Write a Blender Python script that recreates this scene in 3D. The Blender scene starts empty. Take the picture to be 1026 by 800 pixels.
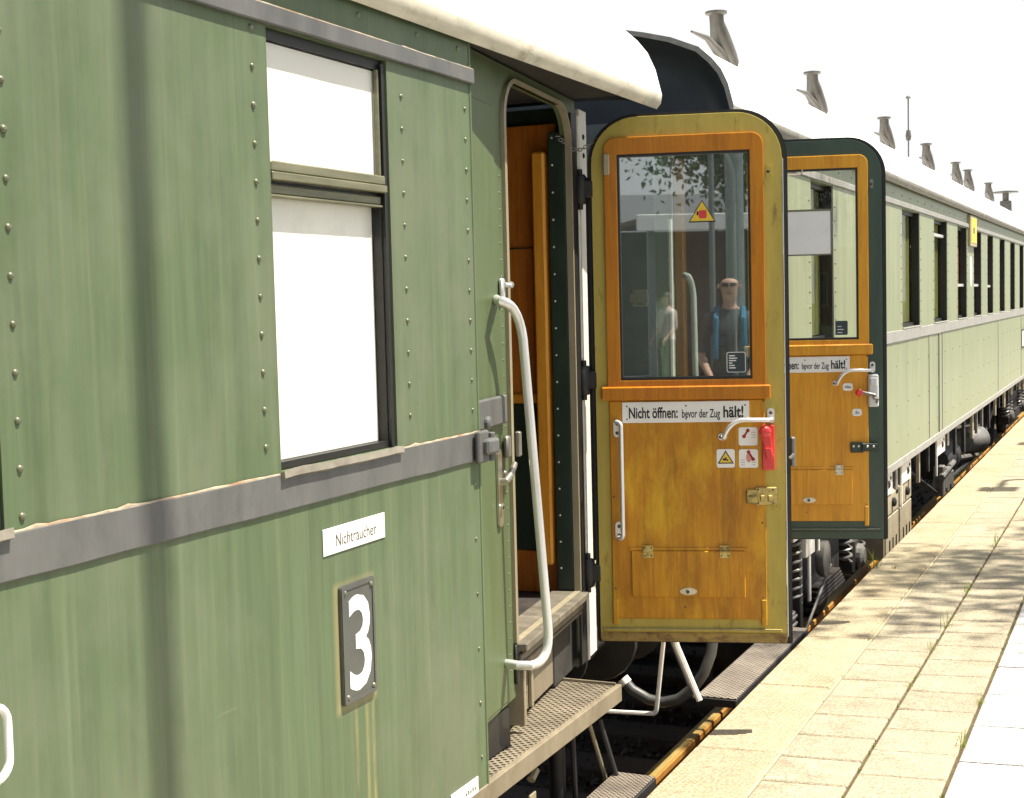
import bpy, bmesh, math, random
from mathutils import Vector, Matrix
random.seed(7)
sc = bpy.context.scene
COL = sc.collection
V3 = Vector
# ------------------------------------------------------------------ camera calibration (camera at the origin = eye height)
F, CX, CY = 1425.0, 513.0, 400.0
_t = V3((1155-CX, 287-CY, F)).normalized()
_d = V3((524., 20945., F)); _d -= _d.dot(_t)*_t; _d.normalize()
_r = _d.cross(_t).normalized()
ROWS = (_r, _t, -_d)                       # world x = right of track, y = along track, z = up
ZP, XP, FALL = -1.65, -1.53, 0.035         # platform edge height / x, crossfall towards the track
def pz(x): return ZP + FALL*(min(x, 4.0) - XP)
RAILZ = -2.245
XC = -2.87                                 # track centre

# ------------------------------------------------------------------ materials
MATS = {}
def nt(name):
    m = bpy.data.materials.new(name); m.use_nodes = True
    n = m.node_tree.nodes; n.clear()
    out = n.new('ShaderNodeOutputMaterial')
    return m, m.node_tree, out
def N(t, typ, **kw):
    n = t.nodes.new(typ)
    for k, v in kw.items():
        if k.startswith('i_'): n.inputs[k[2:].replace('_', ' ')].default_value = v
        else: setattr(n, k, v)
    return n
def c4(c): return (c[0], c[1], c[2], 1.0)
def mixc(t, fac, a, b, mode='MIX'):
    n = t.nodes.new('ShaderNodeMix'); n.data_type = 'RGBA'; n.blend_type = mode
    for sock, val in ((0, fac), (6, a), (7, b)):
        if hasattr(val, 'links') or hasattr(val, 'is_linked'): t.links.new(val, n.inputs[sock])
        else: n.inputs[sock].default_value = val if not isinstance(val, tuple) else c4(val)
    return n.outputs[2]
def ramp(t, sock, a, b, ca=(0,0,0), cb=(1,1,1)):
    r = t.nodes.new('ShaderNodeValToRGB'); t.links.new(sock, r.inputs[0])
    r.color_ramp.elements[0].position = a; r.color_ramp.elements[1].position = b
    r.color_ramp.elements[0].color = c4(ca); r.color_ramp.elements[1].color = c4(cb)
    return r.outputs[0]
def coords(t, scale=(1,1,1), loc=(0,0,0), kind='Object'):
    tc = t.nodes.new('ShaderNodeTexCoord'); mp = t.nodes.new('ShaderNodeMapping')
    mp.inputs['Scale'].default_value = scale; mp.inputs['Location'].default_value = loc
    t.links.new(tc.outputs[kind], mp.inputs[0]); return mp.outputs[0]
def noise(t, vec, scale=5, detail=4, rough=.6):
    n = N(t, 'ShaderNodeTexNoise', i_Scale=scale, i_Detail=detail, i_Roughness=rough)
    t.links.new(vec, n.inputs['Vector']); return n.outputs['Fac']
def bump(t, h, strength=.2, dist=.01, prev=None):
    b = N(t, 'ShaderNodeBump', i_Strength=strength, i_Distance=dist)
    t.links.new(h, b.inputs['Height'])
    if prev is not None: t.links.new(prev, b.inputs['Normal'])
    return b.outputs[0]
def paint(name, base, var=.25, rough=.5, metal=0.0, scale=(8,8,8), nscale=1.0, dirt=None, dirt_amt=.5, dirt_lo=.55, dirt_scale=(3,3,3),
          bumpd=.0015, bstr=.3, spec=.5, island=0.0, fine=None, coat=0.0, extra=None, dents=0):
    """base colour with stretched mottling, patches of dirt, roughness variation and bump"""
    m, t, out = nt(name)
    p = N(t, 'ShaderNodeBsdfPrincipled'); t.links.new(p.outputs[0], out.inputs[0])
    p.inputs['Metallic'].default_value = metal
    p.inputs['Specular IOR Level'].default_value = spec
    if coat: p.inputs['Coat Weight'].default_value = coat; p.inputs['Coat Roughness'].default_value = .25
    v = coords(t, scale); f = noise(t, v, nscale, 5, .65)
    lo = tuple(x*(1-var) for x in base); hi = tuple(min(1, x*(1+var)) for x in base)
    col = ramp(t, f, .3, .7, lo, hi)
    if dirt is not None:
        g = noise(t, coords(t, dirt_scale, (3.1, 1.7, 5.3)), 1.0, 6, .7)
        fac = ramp(t, g, dirt_lo, dirt_lo+.16, (0,0,0), (dirt_amt,)*3)
        col = mixc(t, fac, col, dirt)
    if island:
        ge = N(t, 'ShaderNodeNewGeometry')
        r = ramp(t, ge.outputs['Random Per Island'], 0, 1, (1-island,)*3, (1+island,)*3)
        col = mixc(t, 1.0, col, r, 'MULTIPLY')
    nrm = None
    if fine is not None:
        ff = noise(t, coords(t, (1,1,1)), fine, 3, .6)
        col = mixc(t, 1.0, col, ramp(t, ff, .3, .72, (.55,)*3, (1.3,)*3), 'MULTIPLY')
        nrm = bump(t, ff, .35, .004)
    if extra: col = extra(t, col)
    t.links.new(col, p.inputs['Base Color'])
    rr = N(t, 'ShaderNodeMapRange'); rr.inputs['To Min'].default_value = max(.04, rough-.12); rr.inputs['To Max'].default_value = min(1, rough+.14)
    t.links.new(f, rr.inputs['Value']); t.links.new(rr.outputs[0], p.inputs['Roughness'])
    if dents:
        nrm = bump(t, noise(t, coords(t, (2.2,2.2,1.6)), 1, 2, .5), .35, dents, nrm)
    if bstr:
        nrm = bump(t, noise(t, coords(t, (1,1,1)), 30, 4, .6), bstr, bumpd, nrm)
    if nrm is not None: t.links.new(nrm, p.inputs['Normal'])
    MATS[name] = m
    return m
def sep(t, vec):
    s = t.nodes.new('ShaderNodeSeparateXYZ'); t.links.new(vec, s.inputs[0]); return s.outputs
def mth(t, op, a, b=None, clamp=False):
    n = t.nodes.new('ShaderNodeMath'); n.operation = op; n.use_clamp = clamp
    for i, x in enumerate((a, b)):
        if x is None: continue
        if isinstance(x, (int, float)): n.inputs[i].default_value = x
        else: t.links.new(x, n.inputs[i])
    return n.outputs[0]
def band(t, s, lo, hi, soft):
    a = N(t, 'ShaderNodeMapRange', interpolation_type='SMOOTHSTEP'); a.inputs['From Min'].default_value = lo-soft; a.inputs['From Max'].default_value = lo+soft
    b = N(t, 'ShaderNodeMapRange', interpolation_type='SMOOTHSTEP'); b.inputs['From Min'].default_value = hi-soft; b.inputs['From Max'].default_value = hi+soft
    b.inputs['To Min'].default_value = 1; b.inputs['To Max'].default_value = 0
    t.links.new(s, a.inputs[0]); t.links.new(s, b.inputs[0])
    return mth(t, 'MULTIPLY', a.outputs[0], b.outputs[0])
NEAR_ROOT = V3((XC, -1.0, RAILZ))
def near_wear(t, col):
    """weathering that belongs to the near coach's paint: fine vertical run marks, rust runs under the class plate"""
    o = sep(t, coords(t, (1,1,1), tuple(NEAR_ROOT)))
    runs = noise(t, coords(t, (40, 42, .9)), 1, 3, .7)
    col = mixc(t, ramp(t, runs, .54, .74, (0,0,0), (.2,)*3), col, (.24,.25,.15))
    runs2 = noise(t, coords(t, (9, 14, .35), (4, 2, 1)), 1, 4, .7)
    col = mixc(t, ramp(t, runs2, .52, .74, (0,0,0), (.3,)*3), col, (.055,.10,.042))
    for (a, b, lo, s) in ((2.912,2.920,-1.16,.010),(2.962,2.972,-1.24,.009),(2.992,3.004,-1.38,.007)):
        st = mth(t, 'MULTIPLY', band(t, o[1], a, b, s), band(t, o[2], lo, -.955, .05))
        st = mth(t, 'MULTIPLY', st, ramp(t, noise(t, coords(t, (30,30,5)), 1, 4, .7), .3, .7, (.05,)*3, (.7,)*3))
        col = mixc(t, st, col, (.46,.36,.13))
    halo = mth(t, 'MULTIPLY', band(t, o[1], 2.83, 3.02, .012), band(t, o[2], -.965, -.655, .012))
    col = mixc(t, mth(t, 'MULTIPLY', halo, .4), col, (.42,.33,.15))
    sp = noise(t, coords(t, (14,14,11), (9,9,9)), 1, 1, .3)
    col = mixc(t, ramp(t, sp, .84, .87, (0,0,0), (.6,)*3), col, (.03,.04,.015))
    cr = noise(t, coords(t, (2,2.2,30), (7,1,2)), 1, 5, .7)
    col = mixc(t, ramp(t, cr, .70, .76, (0,0,0), (.25,)*3), col, (.30,.31,.2))
    return col
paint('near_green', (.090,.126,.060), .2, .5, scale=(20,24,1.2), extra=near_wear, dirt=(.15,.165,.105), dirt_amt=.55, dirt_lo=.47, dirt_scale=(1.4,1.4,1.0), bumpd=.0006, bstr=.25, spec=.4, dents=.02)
def far_wear(t, col):
    runs = noise(t, coords(t, (30, 22, .8)), 1, 3, .7)
    col = mixc(t, ramp(t, runs, .5, .74, (0,0,0), (.55,)*3), col, (.34,.34,.21))
    r2 = noise(t, coords(t, (9, 5, .3), (2,2,2)), 1, 4, .7)
    return mixc(t, ramp(t, r2, .5, .7, (0,0,0), (.4,)*3), col, (.19,.23,.12))
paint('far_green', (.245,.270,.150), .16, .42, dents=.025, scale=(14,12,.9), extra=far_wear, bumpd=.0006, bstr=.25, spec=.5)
paint('recess_green', (.085,.115,.048), .2, .5, scale=(12,12,1), dirt=(.10,.11,.05), dirt_amt=.5, bumpd=.0006)
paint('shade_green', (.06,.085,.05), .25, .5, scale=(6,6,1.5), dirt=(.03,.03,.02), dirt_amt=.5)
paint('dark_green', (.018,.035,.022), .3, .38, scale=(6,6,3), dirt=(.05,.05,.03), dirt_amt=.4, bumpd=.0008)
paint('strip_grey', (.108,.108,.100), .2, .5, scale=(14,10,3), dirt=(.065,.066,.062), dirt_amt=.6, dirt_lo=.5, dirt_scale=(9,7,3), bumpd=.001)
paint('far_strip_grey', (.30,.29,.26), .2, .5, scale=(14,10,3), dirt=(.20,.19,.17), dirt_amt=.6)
paint('putty_rust', (.30,.25,.17), .35, .8, scale=(40,30,40), dirt=(.22,.10,.035), dirt_amt=.8, dirt_lo=.5, dirt_scale=(24,9,24), bstr=.8, bumpd=.003)
paint('sill_lead', (.22,.20,.155), .25, .7, scale=(20,14,20), dirt=(.12,.09,.06), dirt_amt=.6, dirt_scale=(14,9,14))
paint('rivet_metal', (.13,.135,.08), .2, .3, metal=.15, spec=.7)
paint('black_steel', (.012,.011,.010), .35, .5, dirt=(.05,.035,.02), dirt_amt=.5, bstr=.5)
paint('frame_black', (.012,.012,.010), .3, .45)
paint('rubber', (.010,.010,.009), .3, .65)
paint('hose_grey', (.05,.05,.046), .3, .45, dirt=(.2,.18,.14), dirt_amt=.5, dirt_scale=(9,9,9))
paint('soffit', (.035,.032,.026), .3, .7, dirt=(.025,.02,.015), dirt_amt=.6)
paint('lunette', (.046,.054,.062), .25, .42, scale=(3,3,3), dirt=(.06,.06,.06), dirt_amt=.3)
paint('end_grey', (.13,.15,.14), .2, .6, dirt=(.06,.07,.06), dirt_amt=.5)
paint('roof_paint', (.84,.83,.80), .05, .5, scale=(4,1,4), dirt=(.50,.44,.32), dirt_amt=.35, dirt_lo=.62, dirt_scale=(5,3,5), bstr=.2)
paint('gutter_cream', (.58,.54,.42), .18, .55, scale=(20,5,20), dirt=(.22,.17,.09), dirt_amt=.6, dirt_lo=.55, dirt_scale=(10,8,14), bstr=.5)
paint('far_gutter', (.30,.28,.23), .25, .6, scale=(20,5,20), dirt=(.12,.10,.08), dirt_amt=.6, dirt_scale=(10,14,14))
paint('vent_metal', (.13,.12,.10), .25, .5, metal=.3)
paint('sash_metal', (.17,.165,.10), .3, .42, metal=.25, scale=(8,3,30))
paint('cream_white', (.78,.74,.64), .08, .45, dirt=(.45,.36,.22), dirt_amt=.5, dirt_lo=.62, dirt_scale=(9,9,6))
paint('enamel_white', (.80,.79,.74), .04, .3)
paint('enamel_grey', (.62,.62,.60), .05, .3, dirt=(.45,.42,.36), dirt_amt=.4, dirt_scale=(20,20,20))
paint('plate_grey', (.075,.078,.066), .2, .45, dirt=(.12,.11,.08), dirt_amt=.5, dirt_scale=(12,12,12))
paint('ink_black', (.006,.006,.006), .1, .4)
paint('ink_white', (.85,.84,.80), .03, .4)
paint('sign_brown', (.07,.05,.03), .2, .5)
paint('red_paint', (.62,.028,.022), .15, .28, coat=.5)
paint('faded_red', (.50,.24,.15), .3, .7)
paint('dark_red', (.30,.01,.01), .1, .3)
paint('brass', (.46,.36,.13), .3, .36, metal=.75, dirt=(.10,.07,.02), dirt_amt=.7, dirt_lo=.48, dirt_scale=(40,40,40))
paint('nickel', (.50,.47,.38), .2, .3, metal=.8, dirt=(.2,.17,.12), dirt_amt=.4, dirt_scale=(30,30,30))
paint('alu', (.66,.66,.63), .08, .36, metal=.55, scale=(30,30,4), dirt=(.38,.35,.28), dirt_amt=.5, dirt_lo=.58, dirt_scale=(8,8,3))
paint('bracket_steel', (.20,.19,.16), .25, .45, metal=.4)
paint('yellow_label', (.75,.52,.03), .05, .4)
paint('label_navy', (.025,.04,.05), .1, .4)
paint('label_pink', (.60,.25,.20), .1, .5)
paint('frame_yellow', (.42,.33,.065), .16, .45, scale=(10,10,2), dirt=(.15,.08,.015), dirt_amt=.8, dirt_lo=.57, dirt_scale=(22,22,7), bumpd=.001, spec=.35)
paint('frame_worn', (.30,.20,.05), .3, .6, scale=(8,8,30), dirt=(.10,.04,.01), dirt_amt=.9, dirt_lo=.46, dirt_scale=(14,14,20), bumpd=.002, bstr=.6)
paint('frame_green', (.028,.055,.035), .25, .35, scale=(10,10,2), dirt=(.10,.075,.03), dirt_amt=.5, dirt_lo=.62, dirt_scale=(9,9,4))
def wood(name, dark, light, streak=16, rough=.34, blotch=.5):
    m, t, out = nt(name)
    p = N(t, 'ShaderNodeBsdfPrincipled'); t.links.new(p.outputs[0], out.inputs[0])
    g = noise(t, coords(t, (streak*3, streak*3, 2.2)), 1, 6, .7)
    g2 = noise(t, coords(t, (streak*12, streak*12, 5)), 1, 3, .6)
    b = noise(t, coords(t, (3.5,3.5,2.2), (1,2,3)), 1, 5, .65)
    col = ramp(t, g, .28, .72, dark, light)
    col = mixc(t, ramp(t, g2, .45, .8, (0,0,0), (.5,)*3), col, tuple(x*.55 for x in dark))
    col = mixc(t, ramp(t, b, .42, .66, (0,0,0), (blotch,)*3), col, tuple(x*.7 for x in dark))
    gp = noise(t, coords(t, (7,7,2.6), (8,6,1)), 1, 5, .7)
    col = mixc(t, ramp(t, gp, .50, .68, (0,0,0), (blotch*.8,)*3), col, (light[0]*1.05, light[1]*1.28, light[2]*1.6))
    w2 = noise(t, coords(t, (9,9,1.4), (5,4,3)), 1, 5, .75)
    col = mixc(t, ramp(t, w2, .50, .72, (0,0,0), (.3+blotch*.5,)*3), col, (dark[0]*.42, dark[1]*.34, dark[2]*.3))
    t.links.new(col, p.inputs['Base Color'])
    p.inputs['Roughness'].default_value = rough; p.inputs['Coat Weight'].default_value = .08; p.inputs['Coat Roughness'].default_value = .3; p.inputs['Specular IOR Level'].default_value = .3
    t.links.new(bump(t, g2, .25, .001), p.inputs['Normal']); MATS[name] = m
wood('door_wood', (.44,.165,.004), (.66,.33,.010), blotch=.75)
wood('rail_wood', (.42,.135,.004), (.58,.225,.008), 12, .3, .25)
wood('far_wood', (.62,.26,.014), (.74,.36,.025), 12, .34, .2)
wood('inner_wood', (.42,.12,.014), (.60,.20,.025), 10, .4)
wood('post_wood', (.62,.24,.02), (.78,.36,.04), 10, .4, .2)
def step_mat(name, base, sx, sy, hole, rough=.45):
    m, t, out = nt(name)
    p = N(t, 'ShaderNodeBsdfPrincipled', i_Roughness=rough, i_Metallic=.35); t.links.new(p.outputs[0], out.inputs[0])
    o = sep(t, coords(t))
    a = mth(t, 'MULTIPLY', mth(t, 'SINE', mth(t, 'MULTIPLY', o[0], sx)), mth(t, 'SINE', mth(t, 'MULTIPLY', o[1], sy)))
    fac = ramp(t, a, hole, hole+.25)
    dirtn = noise(t, coords(t, (6,6,6)), 1, 5, .7)
    b = ramp(t, dirtn, .35, .7, tuple(x*.7 for x in base), tuple(min(1,x*1.25) for x in base))
    t.links.new(mixc(t, fac, b, tuple(x*.12 for x in base)), p.inputs['Base Color'])
    t.links.new(bump(t, fac, .8, -.004), p.inputs['Normal']); MATS[name] = m
step_mat('step_mesh', (.29,.245,.17), 210, 210, .05)
step_mat('step_mesh_far', (.36,.31,.25), 210, 230, .2)
step_mat('step_fine', (.32,.27,.21), 300, 300, .1)
def glassmat(name, tint, refl, rough=.0, fk=.6, dust=0):
    m, t, out = nt(name)
    tr = N(t, 'ShaderNodeBsdfTransparent'); tr.inputs[0].default_value = c4(tint)
    gl = N(t, 'ShaderNodeBsdfGlossy'); gl.inputs['Roughness'].default_value = rough; gl.inputs[0].default_value = (.93,.97,1,1)
    lw = N(t, 'ShaderNodeLayerWeight'); lw.inputs[0].default_value = .25
    mx = N(t, 'ShaderNodeMixShader')
    f = mth(t, 'ADD', mth(t, 'MULTIPLY', lw.outputs['Fresnel'], fk), refl, True)
    t.links.new(f, mx.inputs[0]); t.links.new(tr.outputs[0], mx.inputs[1]); t.links.new(gl.outputs[0], mx.inputs[2])
    last = mx.outputs[0]
    if dust:
        df = N(t, 'ShaderNodeBsdfDiffuse'); df.inputs[0].default_value = (.62,.66,.62,1); m2 = N(t, 'ShaderNodeMixShader')
        dn = ramp(t, noise(t, coords(t, (3,3,2)), 1, 5, .7), .25, .8, (dust*.6,)*3, (dust*1.6,)*3)
        t.links.new(dn, m2.inputs[0]); t.links.new(mx.outputs[0], m2.inputs[1]); t.links.new(df.outputs[0], m2.inputs[2]); last = m2.outputs[0]
    t.links.new(last, out.inputs[0]); MATS[name] = m
glassmat('door_glass', (.80,.86,.80), .22, .012, dust=.05)
glassmat('side_glass', (.92,.93,.88), .03, 0, .16)
glassmat('clear_glass', (.98,.98,.96), .02, 0, .10)
glassmat('blind_glass', (.99,.99,.98), .01, 0, .03)
glassmat('lens_dark', (.05,.05,.05), .15)
paint('blind', (.82,.80,.72), .05, .8, scale=(4,4,4), dirt=(.66,.62,.48), dirt_amt=.5, dirt_scale=(5,5,5), bstr=.1)
paint('curtain', (.20,.20,.06), .35, .9, scale=(60,60,.5))
paint('curtain_brown', (.20,.10,.05), .4, .9, scale=(60,60,.5))
paint('seat_red', (.10,.03,.02), .3, .8)
# platform
def slab_extra(rib):
    def f(t, col):
        o = sep(t, coords(t))
        if rib:
            a = mth(t, 'SINE', mth(t, 'MULTIPLY', mth(t, 'ADD', o[0], mth(t, 'MULTIPLY', o[1], .35)), 300))
            b = mth(t, 'SINE', mth(t, 'MULTIPLY', o[1], 150))
            k = mth(t, 'MULTIPLY', a, b)
            n = noise(t, coords(t, (3,3,3)), 1, 3, .6)
            amt = ramp(t, n, .4, .62, (.1,)*3, (.5,)*3)
            col = mixc(t, mth(t, 'MULTIPLY', ramp(t, k, .1, .5), amt), col, (.20,.15,.075))
        return col
    return f
paint('edge_concrete', (.385,.325,.21), .12, .85, scale=(5,5,5), dirt=(.24,.18,.10), dirt_amt=.55, dirt_lo=.54, dirt_scale=(4,2.5,4), island=.05, fine=95, extra=slab_extra(True), bstr=.4, spec=.25)
paint('paver_concrete', (.36,.312,.215), .14, .85, scale=(6,6,6), dirt=(.20,.17,.11), dirt_amt=.6, dirt_lo=.53, dirt_scale=(5,5,5), island=.09, fine=100, bstr=.4, spec=.25)
paint('line_cream', (.47,.39,.24), .1, .8, scale=(5,5,5), dirt=(.33,.27,.18), dirt_amt=.6, dirt_scale=(7,7,7), fine=120, spec=.25)
def tact(t, col):
    o = sep(t, coords(t))
    a = mth(t, 'SINE', mth(t, 'MULTIPLY', o[0], 210))
    return mixc(t, mth(t, 'MULTIPLY', ramp(t, a, .2, .8), .2), col, (.4,.38,.33))
paint('white_slab', (.58,.57,.53), .05, .7, scale=(6,6,6), island=.03, fine=110, extra=tact, spec=.25)
paint('joint_sand', (.085,.055,.022), .35, .95, scale=(20,20,20), dirt=(.07,.10,.015), dirt_amt=.7, dirt_lo=.5, dirt_scale=(12,9,12))
paint('platform_wall', (.25,.22,.17), .25, .9, dirt=(.08,.06,.04), dirt_amt=.6)
paint('asphalt', (.07,.068,.064), .25, .9, fine=90)
paint('ballast_stone', (.055,.042,.032), .45, .9, scale=(20,20,20), island=.4)
paint('earth', (.05,.042,.03), .4, .95, scale=(2,2,2), fine=30, bstr=.6)
paint('meadow', (.06,.085,.02), .3, .95, scale=(1,1,1))
paint('rail_rust', (.40,.185,.035), .25, .55, scale=(20,6,20), dirt=(.20,.075,.015), dirt_amt=.5, dirt_scale=(16,6,16))
paint('rail_top', (.52,.37,.12), .15, .35, scale=(40,4,40), metal=.4)
paint('sleeper_wood', (.06,.045,.03), .3, .9)
paint('underframe', (.022,.020,.018), .4, .6, dirt=(.10,.06,.03), dirt_amt=.5)
paint('box_beige', (.38,.325,.215), .15, .55, dirt=(.16,.12,.08), dirt_amt=.5, dirt_scale=(10,10,4))
paint('rust_brown', (.16,.06,.02), .35, .8)
paint('gear_silver', (.20,.19,.17), .3, .4, metal=.3, dirt=(.1,.08,.05), dirt_amt=.5, dirt_scale=(18,18,18))
paint('bark', (.09,.07,.05), .35, .95, scale=(12,12,2), bstr=.8, bumpd=.01)
def leafmat(name, base):
    m, t, out = nt(name)
    ge = N(t, 'ShaderNodeNewGeometry')
    col = ramp(t, ge.outputs['Random Per Island'], 0, 1, tuple(x*.55 for x in base), tuple(x*1.5 for x in base))
    d = N(t, 'ShaderNodeBsdfDiffuse'); tr = N(t, 'ShaderNodeBsdfTranslucent'); mx = N(t, 'ShaderNodeMixShader', i_Fac=.35)
    for s in (d, tr): t.links.new(col, s.inputs[0])
    t.links.new(d.outputs[0], mx.inputs[1]); t.links.new(tr.outputs[0], mx.inputs[2]); t.links.new(mx.outputs[0], out.inputs[0]); MATS[name] = m
leafmat('leaf', (.055,.10,.025)); leafmat('grass_blade', (.20,.24,.035))
paint('post_metal', (.20,.23,.22), .15, .45, metal=.3)
paint('brick', (.23,.10,.06), .3, .85, scale=(8,8,20))
paint('plaster', (.34,.31,.26), .12, .9)
paint('slate', (.10,.105,.115), .2, .7, scale=(4,12,4))
paint('roof_tile', (.16,.07,.045), .25, .8, scale=(4,12,4))
paint('dark_timber', (.055,.05,.045), .3, .8)
paint('fascia_white', (.75,.74,.72), .05, .6)
paint('skin', (.52,.31,.22), .1, .55)
paint('shirt_grey', (.06,.065,.075), .2, .9)
paint('trousers_dark', (.03,.03,.035), .2, .9)
paint('jacket_blue', (.03,.17,.28), .15, .8)
paint('shirt_pale', (.45,.36,.34), .15, .9)
paint('hair_dark', (.03,.02,.015), .3, .7)
paint('shoe', (.02,.015,.012), .2, .5)
M = MATS

# ------------------------------------------------------------------ mesh builder
WM = {}          # world matrix of every parent
class Fr:        # a plane frame (u, v, w) -> world
    def __init__(s, o, u, v, w): s.o, s.u, s.v, s.w = V3(o), V3(u), V3(v), V3(w)
    def __call__(s, u, v, w=0): return s.o + s.u*u + s.v*v + s.w*w
class MB:
    def __init__(s): s.V, s.F, s.I = [], [], []
    def add(s, vs, fs, mi=0):
        b = len(s.V); s.V += [V3(v) for v in vs]; s.F += [tuple(b+i for i in f) for f in fs]; s.I += [mi]*len(fs)
    def box(s, x0, x1, y0, y1, z0, z1, mi=0, fr=None):
        P = [(x,y,z) for x in (x0,x1) for y in (y0,y1) for z in (z0,z1)]
        if fr: P = [fr(*p) for p in P]
        s.add(P, [(0,1,3,2),(4,6,7,5),(0,4,5,1),(2,3,7,6),(0,2,6,4),(1,5,7,3)], mi)
    def bbox(s, x0, x1, y0, y1, z0, z1, b=.003, mi=0, fr=None):
        """box with chamfered edges"""
        x0,x1 = sorted((x0,x1)); y0,y1 = sorted((y0,y1)); z0,z1 = sorted((z0,z1))
        b = min(b, (x1-x0)*.45, (y1-y0)*.45, (z1-z0)*.45)
        bm = bmesh.new(); bmesh.ops.create_cube(bm, size=1)
        for v in bm.verts: v.co = V3(((x0+x1)/2+v.co.x*(x1-x0), (y0+y1)/2+v.co.y*(y1-y0), (z0+z1)/2+v.co.z*(z1-z0)))
        bmesh.ops.bevel(bm, geom=bm.edges[:], offset=b, segments=1, affect='EDGES')
        bm.verts.index_update()
        P = [v.co.copy() for v in bm.verts]
        if fr: P = [fr(*p) for p in P]
        s.add(P, [[v.index for v in f.verts] for f in bm.faces], mi); bm.free()
    def tube(s, path, r, n=10, mi=0, flat=None):
        path = [V3(p) for p in path]; rs = r if isinstance(r, (list, tuple)) else [r]*len(path)
        prev = None; V, Fc = [], []
        for i, p in enumerate(path):
            a = path[max(0,i-1)]; c = path[min(len(path)-1,i+1)]
            d = (c-a).normalized()
            if prev is None: e1 = d.orthogonal().normalized()
            else: e1 = (prev - d*prev.dot(d)).normalized()
            prev = e1; e2 = d.cross(e1)
            for k in range(n):
                q = 2*math.pi*k/n; V.append(p + e1*math.cos(q)*rs[i] + e2*math.sin(q)*rs[i])
        for i in range(len(path)-1):
            for k in range(n):
                k2 = (k+1) % n; Fc.append((i*n+k, i*n+k2, (i+1)*n+k2, (i+1)*n+k))
        Fc.append(tuple(range(n))[::-1]); Fc.append(tuple((len(path)-1)*n+k for k in range(n)))
        s.add(V, Fc, mi)
    def lathe(s, prof, o, ax, n=16, mi=0):
        """prof: (radius, height along ax)"""
        ax = V3(ax).normalized(); e1 = ax.orthogonal().normalized(); e2 = ax.cross(e1); o = V3(o); V, Fc = [], []
        for (r, h) in prof:
            for k in range(n):
                q = 2*math.pi*k/n; V.append(o + ax*h + (e1*math.cos(q)+e2*math.sin(q))*r)
        for i in range(len(prof)-1):
            for k in range(n):
                k2 = (k+1) % n; Fc.append((i*n+k, i*n+k2, (i+1)*n+k2, (i+1)*n+k))
        Fc.append(tuple(range(n))[::-1]); Fc.append(tuple((len(prof)-1)*n+k for k in range(n)))
        s.add(V, Fc, mi)
    def dome(s, c, nrm, r, h=.5, n=8, mi=0):
        s.lathe([(r,-.001),(r,.0+r*.12),(r*.72,r*h*.75),(r*.25,r*h)], c, nrm, n, mi)
    def prism(s, pts, fr, w0, w1, mi=0):
        n = len(pts)
        s.add([fr(u,v,w0) for u,v in pts]+[fr(u,v,w1) for u,v in pts],
              [tuple(range(n))[::-1], tuple(range(n,2*n))]+[(i,(i+1)%n,n+(i+1)%n,n+i) for i in range(n)], mi)
    def ring(s, outer, inner, fr, w0, w1, c, mi=0):
        """plate with a hole: both outlines are star shaped about c"""
        ang = sorted({round(math.atan2(v-c[1], u-c[0]), 6) for u,v in list(outer)+list(inner)})
        A = [raycast(outer, c, a) for a in ang]; B = [raycast(inner, c, a) for a in ang]; n = len(ang)
        P = [fr(u,v,w) for w in (w0,w1) for L in (A,B) for u,v in L]
        Fc = []
        for i in range(n):
            j = (i+1) % n
            Fc += [(i,n+i,n+j,j),(2*n+i,2*n+j,3*n+j,3*n+i),(i,j,2*n+j,2*n+i),(n+i,3*n+i,3*n+j,n+j)]
        s.add(P, Fc, mi)
    def wall(s, fr, u0, u1, v0, v1, holes, th, mi=0):
        us = sorted({u0,u1}|{x for h in holes for x in h[:2]}); vs = sorted({v0,v1}|{x for h in holes for x in h[2:]})
        inh = lambda u,v: any(h[0]<u<h[1] and h[2]<v<h[3] for h in holes)
        nu, nv = len(us), len(vs)
        P = [fr(u,v,w) for w in (0,-th) for u in us for v in vs]; n = nu*nv; Fc = []
        cell = lambda i,j: 0<=i<nu-1 and 0<=j<nv-1 and not inh((us[i]+us[i+1])/2,(vs[j]+vs[j+1])/2)
        g = lambda i,j: i*nv+j
        for i in range(nu-1):
            for j in range(nv-1):
                if not cell(i,j): continue
                a,b,c,d = g(i,j),g(i+1,j),g(i+1,j+1),g(i,j+1)
                Fc += [(a,b,c,d),(n+a,n+d,n+c,n+b)]
                if not cell(i-1,j): Fc.append((a,d,n+d,n+a))
                if not cell(i+1,j): Fc.append((b,n+b,n+c,c))
                if not cell(i,j-1): Fc.append((a,n+a,n+b,b))
                if not cell(i,j+1): Fc.append((d,c,n+c,n+d))
        s.add(P, Fc, mi)
    def text(s, body, fr, u0, u1, v0, h, w, mi=0, bold=0.0):
        """lettering scaled to span u0..u1, cap height h, standing on v0"""
        cu = bpy.data.curves.new('t', 'FONT'); cu.body = body; cu.extrude = .02; cu.offset = bold; cu.resolution_u = 3
        ob = bpy.data.objects.new('t', cu); me = bpy.data.meshes.new_from_object(ob)
        xs = [v.co.x for v in me.vertices]; a, b = min(xs), max(xs)
        kx = (u1-u0)/(b-a); ky = h/.70
        s.add([fr(u0+(v.co.x-a)*kx, v0+v.co.y*ky, w+(v.co.z+.02)*.02) for v in me.vertices], [tuple(p.vertices) for p in me.polygons], mi)
        bpy.data.objects.remove(ob); bpy.data.curves.remove(cu); bpy.data.meshes.remove(me)
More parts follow.
